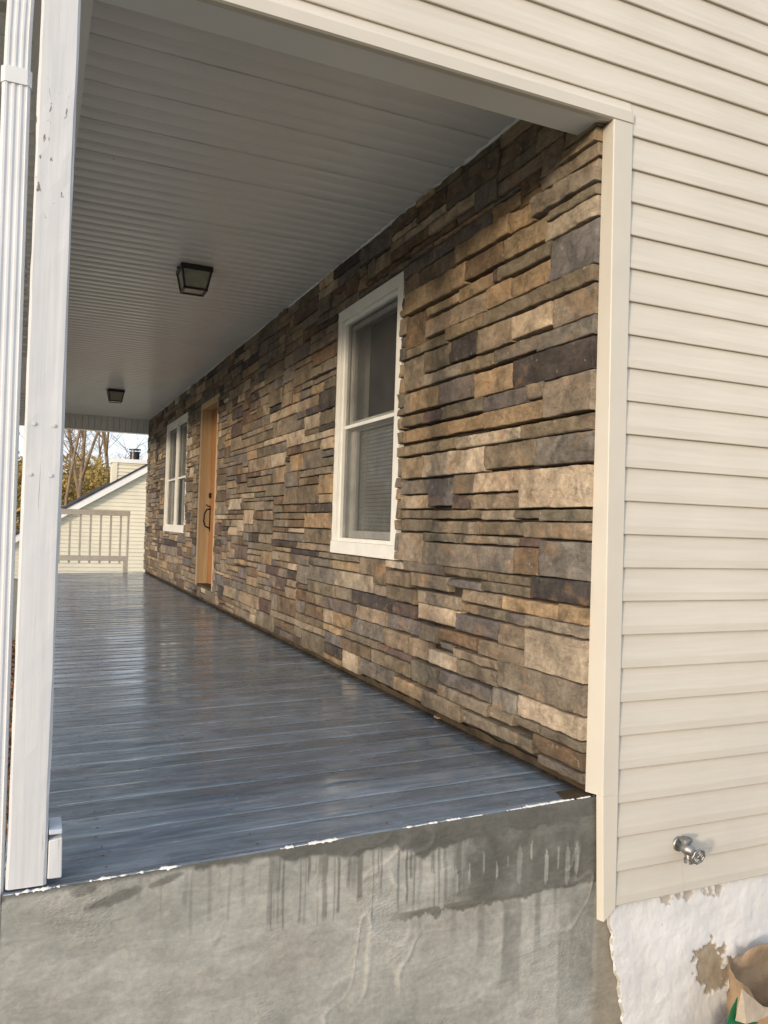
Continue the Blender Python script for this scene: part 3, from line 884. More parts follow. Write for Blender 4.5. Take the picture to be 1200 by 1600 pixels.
# corner trim
ct = MB()
def xf_(z):     # front-left edge wanders
    return np.interp(z, [-0.05, 0.385, 2.67], [0.036, 0.0205, -0.007])
def xr_(z):
    return np.interp(z, [0.0, 2.67], [0.0865, 0.0735])
rings = []
for i in range(41):
    z = 0.378 + (2.6625 - 0.378) * i / 40
    w = 0.0008 * fbm(z * 2, 3, 1, 2)
    rings.append([(xf_(z) + w, -0.006, z), (xf_(z) + 0.003, -0.0085, z), (xr_(z), -0.0085 + w, z), (xr_(z), 0.012, z), (0.05, 0.015, z), (0.05, 0.06, z), (0.0 + w, 0.056, z - 0.001)])
ct.sweep(rings)
rings = []
for i in range(11):
    z = -0.040 + (0.3775 + 0.040) * i / 10
    bl = 0.02 if i > 0 else 0.0
    rings.append([(xf_(z), -0.006, z), (xf_(z) + 0.003, -0.0085, z), (xr_(z), -0.0085, z + (0.035 if i == 0 else 0)), (xr_(z), 0.010, z + (0.035 if i == 0 else 0)), (xf_(z) - 0.008 + 0.014, 0.022, z), (xf_(z) - 0.008 , 0.014, z)])
ct.sweep(rings)
ct.build('corner_trim', TRIM, house)

# white painted foundation ------------------------------------------------------
fw_ = MB(); NU, NV = 230, 130; peel = []
def jag(z): return np.interp(z, [-0.75, -0.43, -0.28, -0.06, 0.02], [0.235, 0.165, 0.128, 0.084, 0.075]) + 0.012 * fbm(z * 22, 0.7, 0, 4)
pc = onY(1112, 1512, 0.02)
for j in range(NV + 1):
    z = 0.02 - (0.02 - ZB) * j / NV
    xa = jag(z)
    for i in range(NU + 1):
        t = i / NU; X = xa + (1.15 - xa) * t ** 1.1
        n = fbm(X * 9, z * 9, 1.1, 4); n2 = fbm(X * 28, z * 28, 6.1, 4)
        big = fbm(X * 3.2, z * 3.0, 8.1, 3)
        q = ((X - pc.x) / 0.085) ** 2 + ((z - pc.z + 0.35 * (X - pc.x)) / 0.085) ** 2
        p = 1.0 if q + 1.1 * n2 + 0.7 * n < 0.9 else 0.0
        q2 = min((((X - a) / 0.05) ** 2 + ((z - b) / 0.03) ** 2) for a, b in ((0.345, -0.015), (0.43, -0.02), (0.56, -0.03)))
        if q2 + 1.6 * n2 < 0.55: p = 0.7
        if i < 3 and n2 > 0.02: p = max(p, 0.6)
        y = 0.0195 - 0.0028 * n - 0.0014 * n2 - 0.006 * big + 0.005 * p + (0.008 if i == 0 else 0)
        fw_.v.append((X, y, z)); peel.append(p)
for j in range(NV):
    for i in range(NU):
        a = j * (NU + 1) + i; fw_.f.append((a, a + NU + 1, a + NU + 2, a + 1))
fw_.box(1.15, 3.2, 0.0195, 0.2, ZB, 0.02); peel += [0] * 8
fw_.attr = {'peel': ('FLOAT', peel)}
fw_.build('foundation_wall', WHITEWALL, house, smooth=True)

# windows ------------------------------------------------------------------------
def window(rect, units, meet):
    y0, y1, z0, z1 = rect
    w = thing('window', (0, (y0 + y1) / 2, z0), parent=house)
    c = 0.070; xf, xb = -0.002, 0.055
    MB().hexa([(xf, y0, z1 - c), (xf, y1, z1 - c), (xb, y1, z1 - c), (xb, y0, z1 - c)], [(xf, y0, z1), (xf, y1, z1), (xb, y1, z1), (xb, y0, z1)]).build('top_casing', WHITE, w, bevel=0.002)
    MB().box(xf - 0.006, xb, y0, y1, z0, z0 + 0.075).build('sill_casing', WHITE, w, bevel=0.002)
    for a, b in ((y0, y0 + c), (y1 - c, y1)):
        MB().box(xf, xb, a, b, z0 + 0.0755, z1 - c - 0.0005).build('side_casing', WHITE, w, bevel=0.002)
    ya, yb, za, zb = y0 + c, y1 - c, z0 + 0.0755, z1 - c
    uw = (yb - ya) / units
    for u in range(units):
        a, b = ya + u * uw, ya + (u + 1) * uw
        if u: MB().box(0.004, 0.10, a - 0.022, a + 0.022, za, zb).build('mullion', WHITE, w, bevel=0.002)
        a += 0.0225 if u else 0.0; b -= 0.0225 if u < units - 1 else 0.0
        fr = MB()
        for q in ((a, b, zb - 0.024, zb), (a, b, za, za + 0.022), (a, a + 0.022, za + 0.0225, zb - 0.0245), (b - 0.022, b, za + 0.0225, zb - 0.0245)):
            fr.box(0.020, 0.0547, q[0], q[1], q[2], q[3])
        fr.build('track_frame', WHITE, w)
        zm = za + (zb - za) * meet
        MB().box(0.030, 0.050, a + 0.0225, b - 0.0225, zm - 0.012, zm + 0.008).build('screen_rail', WHITE, w)
        MB().box(0.038, 0.0388, a + 0.0225, b - 0.0225, za + 0.0225, zm - 0.0125).build('screen', SCREEN, w)
        MB().box(0.038, 0.0388, a + 0.0225, b - 0.0225, zm + 0.0085, zb - 0.0245).build('screen', SCREEN, w)
        # sashes: the lower one sits further in
        for (lo, hi, xx) in ((za + 0.0225, zm + 0.01, 0.098), (zm - 0.01, zb - 0.0245, 0.066)):
            s_ = MB(); t = 0.045
            for q in ((a + .0, b - .0, lo, lo + t), (a, b, hi - t * .7, hi), (a, a + t, lo + t, hi - t * .7), (b - t, b, lo + t, hi - t * .7)):
                s_.box(xx, xx + 0.030, q[0], q[1], q[2], q[3])
            s_.build('sash', WHITE, w)
            MB().box(xx + 0.012, xx + 0.016, a + t, b - t, lo + t, hi - t * .7).build('pane', GLASS, w)
        # side jamb liners
        MB().box(0.0552, 0.20, a - 0.02, a - 0.0005, za, zb).box(0.0552, 0.20, b + 0.0005, b + 0.02, za, zb).box(0.0552, 0.2, a, b, zb + 0.0005, zb + 0.02).box(0.0552, 0.2, a, b, za - 0.02, za - 0.0005).build('jamb_liner', WHITE, w)
        bl = MB(); z = za + 0.03
        while z < zm - 0.03:
            bl.add([(0.132, a + 0.05, z), (0.132, b - 0.05, z), (0.140, b - 0.05, z + 0.022), (0.140, a + 0.05, z + 0.022)], [(0, 1, 2, 3)]); z += 0.024
        bl.build('blind', BLIND, w)
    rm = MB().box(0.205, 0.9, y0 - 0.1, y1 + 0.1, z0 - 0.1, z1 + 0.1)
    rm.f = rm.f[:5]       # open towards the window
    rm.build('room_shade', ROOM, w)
window(WIN1, 1, 0.515)
window(WIN2, 2, 0.47)

# front door ----------------------------------------------------------------------
y0, y1, z0, z1 = DOOR
d = thing('front_door', (0, (y0 + y1) / 2, z0), parent=house)
MB().box(-0.014, 0.199, y1 - 0.075, y1, z0, z1).build('door_jamb', PALEWOOD, d, bevel=0.003)
MB().box(-0.014, 0.199, y0, y0 + 0.06, z0, z1).build('door_jamb', PALEWOOD, d, bevel=0.003)
MB().box(-0.014, 0.199, y0 + 0.0605, y1 - 0.0755, z1 - 0.07, z1).build('door_head', PALEWOOD, d, bevel=0.003)
MB().box(-0.006, 0.199, y0 + 0.0605, y1 - 0.0755, z0 - 0.01, z0 + 0.022).build('threshold', FOOT, d, bevel=0.003)
leaf = MB(); ly0, ly1 = y0 + 0.064, y1 - 0.079
leaf.box(0.105, 0.145, ly0, ly1, z0 + 0.026, z1 - 0.074)
lf = leaf.build('door_leaf', DOORWOOD, d, bevel=0.003)
for (a, b) in ((z0 + 0.28, z0 + 0.85), (z0 + 1.05, z0 + 1.85)):
    for (q, r_) in ((ly0 + 0.12, (ly0 + ly1) / 2 - 0.05), ((ly0 + ly1) / 2 + 0.05, ly1 - 0.12)):
        MB().box(0.098, 0.1046, q, r_, a, b).build('door_panel', DOORWOOD, d, bevel=0.004)
hy = ly1 - 0.062
hs = MB().box(0.099, 0.1045, hy - 0.022, hy + 0.022, z0 + 0.62, z0 + 0.90)
hs.tube([(0.1000, hy, z0 + 0.875), (0.0650, hy, z0 + 0.87), (0.0400, hy, z0 + 0.82), (0.0320, hy, z0 + 0.74), (0.0500, hy, z0 + 0.68), (0.1000, hy, z0 + 0.655)], [0.011, 0.009, 0.010, 0.010, 0.009, 0.010], 10)
hs.tube([(0.1000, hy, z0 + 0.905), (0.0700, hy, z0 + 0.91), (0.0550, hy, z0 + 0.93)], [0.008, 0.007, 0.009], 8)
hs.build('door_handle', BRONZE, d, smooth=True)
db = MB().tube([(0.1048, hy, z0 + 1.03), (0.0860, hy, z0 + 1.03), (0.0820, hy, z0 + 1.03)], [0.032, 0.030, 0.022], 16)
db.build('deadbolt', BRONZE, d, smooth=False)

# ------------------------------------------------------------------ downspout
dsx0, dsx1, dsy0, dsy1 = -1.8580, -1.7935, 0.012, 0.060
def spout_ring(x0, x1, y0, y1, z, grow=0.0):
    n = 3; pts = [(x0 - grow, y0 + 0.010), (x0 + 0.007, y0 - grow)]
    w = x1 - x0 - 0.014
    for k in range(n):
        a = x0 + 0.007 + w * (k + 0.3) / n
        if grow == 0: pts += [(a, y0), (a + w * 0.10, y0 + 0.0032), (a + w * 0.18, y0 + 0.0032), (a + w * 0.24, y0)]
        else: pts += [(a, y0 - grow), (a + w * .1, y0 - grow), (a + w * .18, y0 - grow), (a + w * .24, y0 - grow)]
    pts += [(x1 - 0.007, y0 - grow), (x1 + grow, y0 + 0.010), (x1 + grow, y1 - 0.008), (x1 - 0.007, y1 + grow), (x0 + 0.007, y1 + grow), (x0 - grow, y1 - 0.008)]
    return [(x, y, z) for x, y in pts]
ds = thing('downspout', (-1.825, 0.036, GZ), 'white ribbed metal downspout standing beside the white porch post', 'downspout')
def lean(z): return 0.006 * (1.3 - z)
pb = MB(); zs = [GZ + 0.02 + (2.325 - GZ - 0.02) * i / 12 for i in range(13)]
pb.sweep([spout_ring(dsx0 + lean(z), dsx1 + lean(z), dsy0, dsy1, z) for z in zs]); pb.build('pipe', GUTTER, ds)
pb = MB(); pb.sweep([spout_ring(dsx0 + .002 + lean(z) + dx, dsx1 - .002 + lean(z) + dx, dsy0 + .002 + dy, dsy1 - .002 + dy, z) for z, dx, dy in ((2.345, 0, 0), (2.45, .001, 0), (2.53, .003, 0.004), (2.58, .004, 0.02), (2.64, 0.004, .07), (HZ, .004, 0.13))]); pb.build('elbow', GUTTER, ds)
pb = MB(); pb.sweep([spout_ring(dsx0 + lean(z), dsx1 + lean(z), dsy0, dsy1, z, 0.003) for z in (2.322, 2.326, 2.358, 2.362)]); pb.build('joint_band', GUTTER, ds)

# ------------------------------------------------------------------ porch lights
def porch_light(loc):
    t = thing('porch_light', loc)
    x, y, z = loc; a = 0.105
    MB().box(x - a, x + a, y - a, y + a, z - 0.036, z - 0.004).build('canopy', BLACK, t, bevel=0.004)
    b = 0.072; zt_, zb_ = z - 0.0365, z - 0.150; a2 = 0.094
    fr = MB()
    for sx in (-1, 1):
        for sy in (-1, 1):
            q = 0.0065
            fr.hexa([(x + sx * b - q, y + sy * b - q, zb_), (x + sx * b + q, y + sy * b - q, zb_), (x + sx * b + q, y + sy * b + q, zb_), (x + sx * b - q, y + sy * b + q, zb_)],
                    [(x + sx * a2 - q, y + sy * a2 - q, zt_), (x + sx * a2 + q, y + sy * a2 - q, zt_), (x + sx * a2 + q, y + sy * a2 + q, zt_), (x + sx * a2 - q, y + sy * a2 + q, zt_)])
    for (p, q_) in (((-b, -b), (b, -b)), ((-b, b), (b, b)), ((-b, -b), (-b, b)), ((b, -b), (b, b))):
        fr.box(x + min(p[0], q_[0]) - .0068, x + max(p[0], q_[0]) + .0068, y + min(p[1], q_[1]) - .0068, y + max(p[1], q_[1]) + .0068, zb_ - 0.010, zb_ + 0.004)
    fr.build('cage', BLACK, t)
    for ang in range(4):
        m_ = Matrix.Rotation(ang * math.pi / 2, 3, 'Z')
        pts = [Vector((-b + .006, -b, zb_ - z + .004)), Vector((b - .006, -b, zb_ - z + .004)), Vector((a2 - .006, -a2, zt_ - z)), Vector((-a2 + .006, -a2, zt_ - z))]
        pts2 = [p + Vector((0, 0.003, 0)) for p in pts]
        MB().hexa([Vector(loc) + m_ @ p for p in pts], [Vector(loc) + m_ @ p for p in pts2]).build('glass_side', FROST, t)
    MB().box(x - b + .008, x + b - .008, y - b + .008, y + b - .008, zb_ - 0.003, zb_ + 0.001).build('glass_bottom', FROST, t)
    sc_ = MB().tube([(x - a - 0.001, y - .03, z - 0.02), (x - a - 0.016, y - .03, z - 0.02)], 0.006, 8); sc_.build('side_screw', BLACK, t)
    return t
pl = porch_light((-0.830, 3.20, CZ + 0.001))
tag(pl, 'black square lantern on the porch ceiling, the nearer of two', 'ceiling light', 'lanterns on the porch ceiling')
pl2 = copy_tree(pl, (-0.820, 8.80, CZ + 0.001))
pl2['label'] = 'small black lantern on the porch ceiling near the far end'

# ------------------------------------------------------------------ railing at the far end
ry = YEND - 0.08; rl = thing('porch_railing', (-1.0, ry, deck_z(-1.0)), 'grey wooden railing with square balusters across the porch end', 'railing')
rz = deck_z(-0.3)
rx1 = -0.275
MB().box(-1.69, rx1 + 0.01, ry - 0.012, ry + 0.030, 1.295, 1.385).build('top_rail', RAILM, rl, bevel=0.003)
MB().box(-1.69, rx1 - 0.036, ry - 0.012, ry + 0.026, 0.545, 0.625).build('bottom_rail', RAILM, rl, bevel=0.003)
MB().box(rx1 - 0.032, rx1, ry - 0.02, ry + 0.06, rz - 0.02, 1.2945).build('end_post', RAILM, rl, bevel=0.003)
MB().box(rx1 - 0.078, rx1 - 0.0325, ry - 0.02, ry + 0.03, rz, 0.5445).build('foot_block', RAILM, rl, bevel=0.003)
bal0 = None
for k in range(9):
    x = -0.405 - 0.1575 * k
    if x < -1.68: break
    if bal0 is None:
        bal0 = MB().box(-0.016, 0.016, 0.0305, 0.0625, 0.505, 1.345).build('baluster', RAILM, rl, org=(0, 0, 0)); bal0.location = Vector((x, ry, 0)) - ORG[rl.name]
    else: share(bal0, 'baluster', (x, ry, 0), rl)

# ------------------------------------------------------------------ faucet on the siding
fc = onY(1070, 1322, -0.02)
fx, fz = fc.x, fc.z
fa = thing('outdoor_faucet', (fx, 0.0, fz), 'silver hose faucet with round wheel handle on lower siding', 'faucet')
D = Vector((0.02, -0.99, -0.05)).normalized(); B = Vector((fx - 0.008, 0.004, fz + 0.0))
MB().tube([B, B + D * 0.004, B + D * 0.008, B + D * 0.009], [0.027, 0.027, 0.024, 0.012], 20).build('wall_flange', CHROME, fa, smooth=False)
bd = MB().tube([B + D * 0.008, B + D * 0.02, B + D * 0.024, B + D * 0.040, B + D * 0.056, B + D * 0.058, B + D * 0.07], [0.014, 0.014, 0.018, 0.0205, 0.018, 0.014, 0.013], 16)
bd.build('body', CHROME, fa, smooth=True)
C = B + D * 0.036
MB().tube([C + Vector((0, 0, .012)), C + Vector((0, 0, .024)), C + Vector((0, 0, .025)), C + Vector((0, 0, .034)), C + Vector((0, 0, .036))], [0.016, 0.017, 0.022, 0.022, 0.018], 18).build('top_cap', CHROME, fa)
sp_ = C + Vector((0.004, -0.004, -0.012))
MB().tube([sp_, sp_ + Vector((.001, -.004, -.014)), sp_ + Vector((.001, -.005, -.020)), sp_ + Vector((.001, -.005, -.021)), sp_ + Vector((.001, -.005, -.036))], [0.0125, 0.0125, 0.0125, 0.0155, 0.0155], 16).build('spout', CHROME, fa)
st0 = B + D * 0.068; D2 = Vector((-0.02, -0.97, -0.22)).normalized()
MB().tube([st0 - D2 * .004, st0 + D2 * .008, st0 + D2 * .009, st0 + D2 * .022, st0 + D2 * .030], [0.013, 0.013, 0.008, 0.008, 0.006], 12).build('stem', CHROME, fa)
H = st0 + D2 * 0.026; u = D2.cross(Vector((0, 0, 1))).normalized(); w = D2.cross(u)
wh = MB(); rings = []
for k in range(29):
    a = 2 * math.pi * k / 28; rr_ = 0.0245 + 0.0018 * math.cos(8 * a); c = H + (u * math.cos(a) + w * math.sin(a)) * rr_; rd = (c - H).normalized()
    rings.append([c + (rd * math.cos(b) + D2 * math.sin(b)) * 0.0042 for b in [2 * math.pi * q / 8 for q in range(8)]])
wh.sweep(rings, caps=False)
for k in range(4):
    a = math.pi / 4 + k * math.pi / 2; e = H + (u * math.cos(a) + w * math.sin(a)) * 0.024
    wh.tube([H, e], [0.004, 0.0032], 8)
wh.tube([H - D2 * .003, H + D2 * .005], [0.008, 0.007], 10)
wh.build('wheel_handle', CHROME, fa, smooth=True)

# ------------------------------------------------------------------ torn paper sack by the foundation
bg_ = onY(1168, 1560, -0.16); bx, bz = 0.735, GZ
bag = thing('paper_sack', (bx, -0.17, GZ), 'torn open brown paper sack with green print beside white foundation', 'paper sack')
def sack_pt(a, t, seed, sx, sy, top):
    c, s_ = math.cos(a), math.sin(a)
    e = 0.55
    rx = sx * abs(c) ** e * (1 if c > 0 else -1); ry_ = sy * abs(s_) ** e * (1 if s_ > 0 else -1)
    k = 1.0 + 0.10 * t
    n = fbm(a * 1.3 + seed, t * 4, 0.3, 4)
    return Vector((bx + rx * k + 0.030 * n, -0.17 + ry_ * k + 0.014 * fbm(a * 1.5, t * 5, seed, 3), GZ + t * top))
NA, NT_ = 64, 16
sk = MB(); ks = []
def rim(a):     # height of the torn edge; lower towards the viewer
    lowf = 0.5 - 0.5 * math.cos(a - 0.9)
    z_ = 0.40 - 0.11 * max(0, math.cos(a - 4.3)) + 0.014 * (((a * 7) % 1) - .5) + 0.02 * fbm(a * 3, 2.2, 0, 3)
    if 2.2 < a < 2.75: z_ += 0.030 * (1 - abs(a - 2.5) / 0.3)
    return z_
rings = []
for j in range(NT_ + 1):
    rings.append([sack_pt(2 * math.pi * k / NA, j / NT_, 3.0, 0.20, 0.12, rim(2 * math.pi * k / NA)) for k in range(NA)])
sk.sweep(rings, True, False); sko = sk.build('sack_wall', KRAFT, bag, smooth=True)
md = sko.modifiers.new('thick', 'SOLIDIFY'); md.thickness = 0.002
# folded front flap, pale inside of the paper
def P(px_, py_, Y): return onY(px_, py_, Y)
fl = MB()
fl.hexa([P(1160, 1546, -.318), P(1150, 1595, -.325), P(1166, 1600, -.335), P(1188, 1593, -.32), P(1206, 1584, -.305), P(1206, 1576, -.302), P(1192, 1573, -.303), P(1180, 1562, -.308)],
        [v + Vector((0, 0.003, 0)) for v in (P(1160, 1546, -.318), P(1150, 1595, -.325), P(1166, 1600, -.335), P(1188, 1593, -.32), P(1206, 1584, -.305), P(1206, 1576, -.302), P(1192, 1573, -.303), P(1180, 1562, -.308))])
fl.build('folded_flap', KRAFTIN, bag)
gp = MB()
gl_ = [P(1153, 1558, -.306), P(1143, 1578, -.31), P(1135, 1602, -.315), P(1165, 1612, -.318), P(1185, 1598, -.315), P(1160, 1596, -.313), P(1150, 1592, -.311), P(1151, 1575, -.309)]
gp.hexa(gl_, [v + Vector((0, 0.003, 0)) for v in gl_]); gp.build('green_print', GREENP, bag)
rd_ = thing('paper_scrap', (0.40, -0.22, GZ), 'crumpled red and brown paper scrap left of the torn sack', 'paper scrap')
rp = MB()
rp.grid(lambda u_, v_: Vector((0.30 + 0.19 * u_ + 0.02 * fbm(u_ * 3, v_ * 3, 1, 3), -0.30 + 0.16 * v_, GZ + 0.02 + 0.205 * math.sin(math.pi * min(1, 0.15 + 0.85 * u_)) * (0.45 + 0.55 * v_) + 0.03 * fbm(u_ * 4, v_ * 4, 7, 3))), 18, 12)
ro_ = rp.build('red_face', REDP, rd_, smooth=True)
ro_.modifiers.new('thick', 'SOLIDIFY').thickness = 0.002

# small debris on the deck -----------------------------------------------------------
def chip(px_, py_, s, mat, label, cat, seed):
    d_ = ray(px_, py_); t = (deck_z(-0.03) - CAM.z) / d_.z; p = CAM + d_ * t
    q = random.Random(seed); mb = MB()
    top = [(p.x + s * c * (0.7 + .5 * q.random()), p.y + s * 1.6 * e * (0.7 + .5 * q.random()), deck_z(p.x) + s * (0.5 + .4 * q.random())) for c, e in ((-1, -1), (0, -1.2), (1, -1), (1, 1), (-.6, 1))]
    bot = [(a + (a - p.x) * .25, b + (b - p.y) * .25, deck_z(p.x) + 0.0005) for a, b, c in top]
    tag(mb.hexa(bot, top).build('stone_chip', mat, None, bevel=0.002), label, cat)
chip(683, 1122, 0.011, mat_plain('chip_stone', (0.34, 0.24, 0.17), 0.9, 0.2, 0.2, 30, 0.004, 50), 'small broken tan stone chip on the deck against the wall', 'stone chip', 3)
for px_, py_, s_, lb in ((322, 934, 0.035, 'white paint flake on the deck below the front door'), (329, 938, 0.030, 'pale wood shaving on the deck below the front door')):
    chip(px_, py_, s_, WPAINT if 'white' in lb else PALEWOOD, lb, 'debris', int(px_))
bpy.data.objects['stone_chip.001'].name = 'paint_flake'; bpy.data.objects['stone_chip.002'].name = 'wood_shaving'

# ------------------------------------------------------------------ neighbouring house
NYW = 24.0
nh = thing('neighbour_house', (2.0, NYW, GZ), 'cream sided neighbouring house with dark sloping roof beyond the railing', 'house')
SL_ = 0.622
def rake(X): return 1.054 + SL_ * (X + 1.239)
XP = 4.6
lapn = MB()
z = GZ; k = 0
while z < rake(XP):
    xa = max(-4.2, -1.239 + (z + LAP - 1.054) / SL_ - 0.10); xb = 2 * XP - xa
    lapn.add([(xa, NYW - .016, z), (xb, NYW - .016, z), (xb, NYW + 0.014, z + LAP * 1.05 + .018), (xa, NYW + 0.014, z + LAP * 1.05 + .018), (xa, NYW + 0.02, z + .020), (xb, NYW + .02, z + .020)], [(0, 1, 2, 3), (4, 5, 1, 0)])
    z += LAP * 1.05
lapn.build('siding', YELSIDE, nh)
MB().hexa([(-4.1, NYW + .021, GZ), (2 * XP + 4.1, NYW + .021, GZ), (XP, NYW + .021, rake(XP) - 0.05)], [(-4.1, NYW + 9, GZ), (2 * XP + 4.1, NYW + 9, GZ), (XP, NYW + 9, rake(XP) - 0.05)]).build('wall_body', YELSIDE, nh)
def slab(x0, x1, y0, y1, dz0, dz1):
    return [(x0, y0, rake(x0) + dz0), (x1, y0, rake(x1) + dz0), (x1, y0, rake(x1) + dz1), (x0, y0, rake(x0) + dz1)], [(x0, y1, rake(x0) + dz0), (x1, y1, rake(x1) + dz0), (x1, y1, rake(x1) + dz1), (x0, y1, rake(x0) + dz1)]
MB().hexa(*slab(-4.6, XP, NYW - 0.22, NYW - 0.18, -0.02, 0.20)).build('rake_board', FASCIA, nh)
MB().hexa(*slab(-4.6, XP, NYW - 0.179, NYW - 0.001, 0.02, 0.06)).build('rake_soffit', FASCIA, nh)
MB().hexa(*slab(-4.7, XP, NYW - 0.25, NYW + 9.3, 0.202, 0.26)).build('roof', SHINGLE, nh)
rf = slab(-4.7, XP, NYW - 0.25, NYW + 9.3, 0.202, 0.26)
MB().hexa(*[[(2 * XP - x, y_, z_) for x, y_, z_ in q] for q in rf]).build('roof', SHINGLE, nh)
cc = onY(177, 717, NYW + 0.3); cx0, czt = cc.x, cc.z
chm = MB(); z = 1.6
while z < czt - 0.12:
    zt_ = min(z + LAP, czt - 0.1)
    chm.add([(cx0, NYW + .28, z), (cx0 + 1.35, NYW + .28, z), (cx0 + 1.35, NYW + .312, zt_), (cx0, NYW + .312, zt_), (cx0 + 1.35, NYW + .32, z + .02), (cx0, NYW + .32, z + .02)], [(0, 1, 2, 3), (5, 4, 1, 0)])
    z += LAP
chm.box(cx0, cx0 + 1.35, NYW + .321, NYW + 1.2, 1.5, czt - 0.1)
cho = chm.build('chimney_chase', YELSIDE, nh)
MB().box(cx0 - .02, cx0 + .13, NYW + .265, NYW + .35, 1.6, czt - 0.1).build('corner_board', YELSIDE, cho)
MB().box(cx0 - .05, cx0 + 1.4, NYW + .25, NYW + 1.25, czt - 0.105, czt + 0.02).build('chimney_cap', FASCIA, cho)
fp = onY(211, 700, NYW + 0.75)
MB().tube([(fp.x, NYW + .75, czt), (fp.x, NYW + .75, czt + 0.25), (fp.x, NYW + .75, czt + 0.26), (fp.x, NYW + .75, czt + 0.30)], [0.15, 0.15, 0.17, 0.17], 18).tube([(fp.x, NYW + .75, czt + 0.36), (fp.x, NYW + .75, czt + 0.39)], [0.19, 0.19], 18).tube([(fp.x - .1, NYW + .75, czt + .3), (fp.x - .1, NYW + .75, czt + .37)], .012, 6).tube([(fp.x + .1, NYW + .75, czt + .3), (fp.x + .1, NYW + .75, czt + .37)], .012, 6).build('flue_pipe', BLACK, cho)

# ------------------------------------------------------------------ trees
def make_tree(seed, h, r0, name='bare_tree', fork=False):
    q = random.Random(seed); t = thing(name, (0, 0, 0))
    tr = MB(); cr = MB()
    def path(p, d, L, n, wob):
        pts = [Vector(p)]; d = Vector(d).normalized()
        for i in range(n):
            d = (d + Vector((q.gauss(0, wob), q.gauss(0, wob), q.gauss(0, wob * .5) + 0.03))).normalized()
            pts.append(pts[-1] + d * L / n)
        return pts
    stems = [path((0, 0, -0.1), (q.gauss(0, .05), q.gauss(0, .05), 1), h, 9, 0.035)]
    if fork:
        b = stems[0][2]; stems.append(path(b, (0.22, 0.05, 1), h * .75, 8, 0.04)); stems.append(path(stems[0][3], (-0.25, 0.1, 1), h * .62, 7, 0.05))
    for si, s_ in enumerate(stems):
        n = len(s_); rr = r0 * (1 if si == 0 else .62)
        tr.tube(s_, [rr * (1 - 0.86 * i / (n - 1)) for i in range(n)], 8)
        for k in range(22):
            f_ = 0.22 + 0.76 * q.random(); i = min(n - 2, int(f_ * (n - 1))); p = s_[i].lerp(s_[i + 1], f_ * (n - 1) - i)
            a = q.random() * 6.283; L = h * (0.10 + 0.20 * q.random()) * (1.15 - f_ * .6)
            br = path(p, (math.cos(a), math.sin(a), 0.55 + .6 * q.random()), L, 5, 0.12); r1 = rr * (1 - .86 * f_) * .45
            cr.tube(br, [max(.006, r1 * (1 - .85 * i / 5)) for i in range(6)], 5, False)
            for k2 in range(6):
                j = 1 + q.randrange(4); a2 = q.random() * 6.283
                b2 = path(br[j], (math.cos(a2), math.sin(a2), .5 + .6 * q.random()), L * (.25 + .3 * q.random()), 4, 0.15)
                cr.tube(b2, [max(.004, r1 * .4 * (1 - .8 * i / 4)) for i in range(5)], 4, False)
                for k3 in range(3):
                    b3 = path(b2[1 + q.randrange(3)], (q.gauss(0, 1), q.gauss(0, 1), .6), L * .16, 2, 0.15)
                    cr.tube(b3, [.006, .004, .003], 3, False)
    tr.build('trunk', BARK, t, smooth=True, org=(0, 0, 0)); cr.build('crown', BARK, t, smooth=True, org=(0, 0, 0))
    return t
T1 = make_tree(3, 14, 0.10); T2 = make_tree(8, 16, 0.105, fork=True); T3 = make_tree(15, 12, 0.075)
spots = [(T2, 118, 33, 0.0, 'forked bare tree with two tall trunks left of the chimney'), (T1, 137, 36, 1.2, 'tall pale bare tree between the forked tree and the chimney'),
         (T2, 191, 40, 2.0, 'forked bare tree rising right behind the chimney cap'), (T3, 103, 30, .5, 'slim bare tree beside the white porch post'),
         (T3, 160, 44, 2.7, 'thin bare tree just left of the cream chimney'), (T1, 228, 42, 3.3, 'bare tree partly hidden by the far end of the stone wall'),
         (T1, 127, 47, 4.4, 'distant thin bare tree seen between two nearer trunks'), (T3, 110, 50, 5.1, 'farthest faint bare tree low over the dark roof')]
used = set()
for (T, px_, Y, rz_, lb) in spots:
    p = onY(px_, 780, Y); L = (p.x, Y, GZ)
    if T.name not in used:
        used.add(T.name); t = T; t.location = L; t.rotation_euler.z = rz_
    else: t = copy_tree(T, L, None, rz_, 0.9 + 0.2 * rnd.random())
    tag(t, lb, 'tree', 'bare trees behind the neighbouring house')
yard = [(T2, -10, 33, .7, 'broad forked'), (T1, -13, 38, 1.7, 'high straight'), (T3, -8, 30, 2.9, 'small slim'), (T1, -17, 42, .2, 'farthest tall')]  # unseen trees, added to be reflected in the window glass
for (T, x, y_, rz_, wd_) in yard:
    t = copy_tree(T, (x, y_, GZ), None, rz_, 0.9 + 0.25 * rnd.random())
    tag(t, wd_ + ' bare tree out of view, added for window reflections', 'tree', 'unseen bare trees added for window reflections')
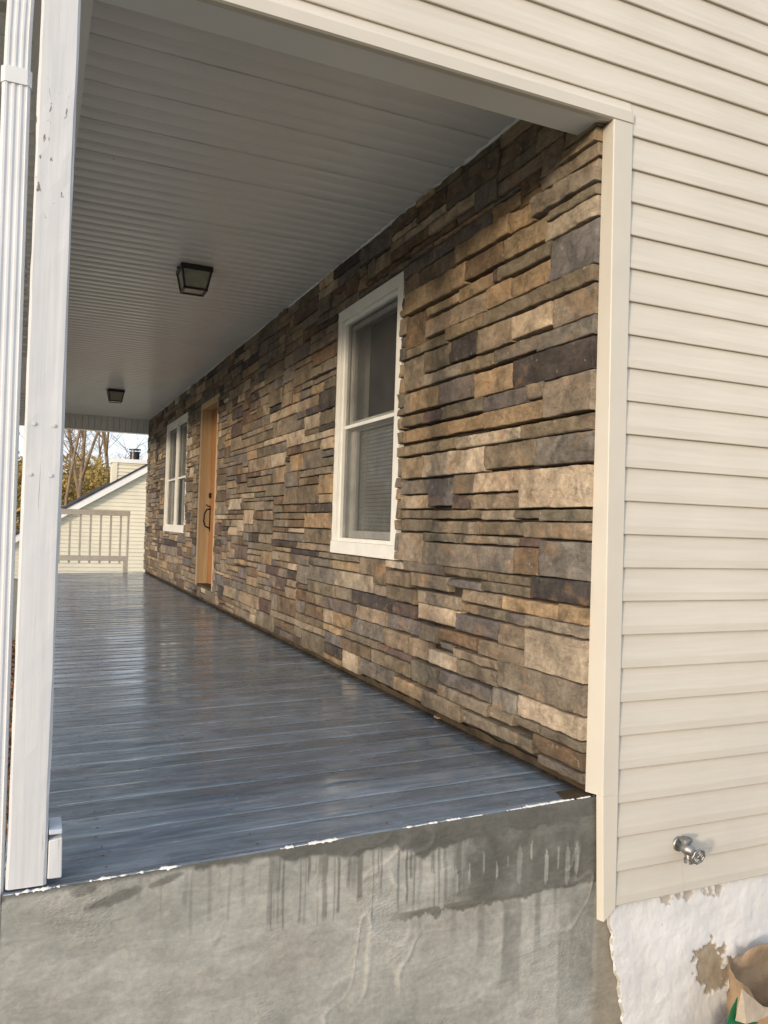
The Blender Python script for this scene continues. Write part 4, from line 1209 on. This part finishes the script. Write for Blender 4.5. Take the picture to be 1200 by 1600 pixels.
# golden undergrowth at the edge of the wood
def leaf_mass(name, n, fn, size, mat, seed):
    q = random.Random(seed); mb = MB()
    for _ in range(n):
        c = Vector(fn(q)); a = Vector((q.gauss(0, 1), q.gauss(0, 1), q.gauss(0, 1))).normalized(); b = a.orthogonal().normalized(); e = a.cross(b); s_ = size * (.5 + q.random())
        b0 = len(mb.v); mb.v += [tuple(c - b * s_ * .5), tuple(c + e * s_ * .3), tuple(c + b * s_ * .5), tuple(c - e * s_ * .3)]; mb.f.append((b0, b0 + 1, b0 + 2, b0 + 3))
    return mb.build(name, mat, None)
GOLD = mat_leafcol('golden_leaves', (0.52, 0.37, 0.12), (0.26, 0.20, 0.07))
def brush(q):
    Y = 36 + 14 * q.random(); x = -7 + 18 * q.random(); top = 3.9 + 0.9 * fbm(x * .8, Y * .3, 0, 3) - 0.10 * max(0, x)
    return (x, Y, GZ + (top - GZ) * q.random() ** .8)
bo = leaf_mass('undergrowth', 60000, brush, 0.19, GOLD, 5); tag(bo, 'golden brown undergrowth at the edge of the bare wood', 'undergrowth', None, 'stuff')
def hedge(q):  # out of view; added for window reflections and to dim the horizon
    y_ = 2 + 46 * q.random(); x = -27 - 8 * q.random()
    if q.random() < .4: x = -24 + 17 * q.random(); y_ = 44 + 8 * q.random()
    top = 3.2 + 1.6 * fbm(x * .3, y_ * .35, 4, 3)
    return (x, y_, GZ + (top - GZ) * q.random() ** .8)
ho = leaf_mass('hedgerow', 36000, hedge, 0.30, mat_leafcol('olive_leaves', (0.13, 0.12, 0.05), (0.22, 0.17, 0.07)), 9); tag(ho, 'olive brown hedgerow out of view, added for window reflections', 'hedge', None, 'stuff')
LITTER = mat_leafcol('dry_leaves', (0.20, 0.085, 0.05), (0.30, 0.17, 0.09))
lo = leaf_mass('leaf_litter', 9000, lambda q: (XL - 0.03 - 5 * q.random() ** 1.5, -3 + 14 * q.random(), GZ + 0.005 + 0.03 * q.random()), 0.07, LITTER, 6)
tag(lo, 'dry reddish brown leaf litter on the ground beside the porch', 'leaf litter', None, 'stuff')
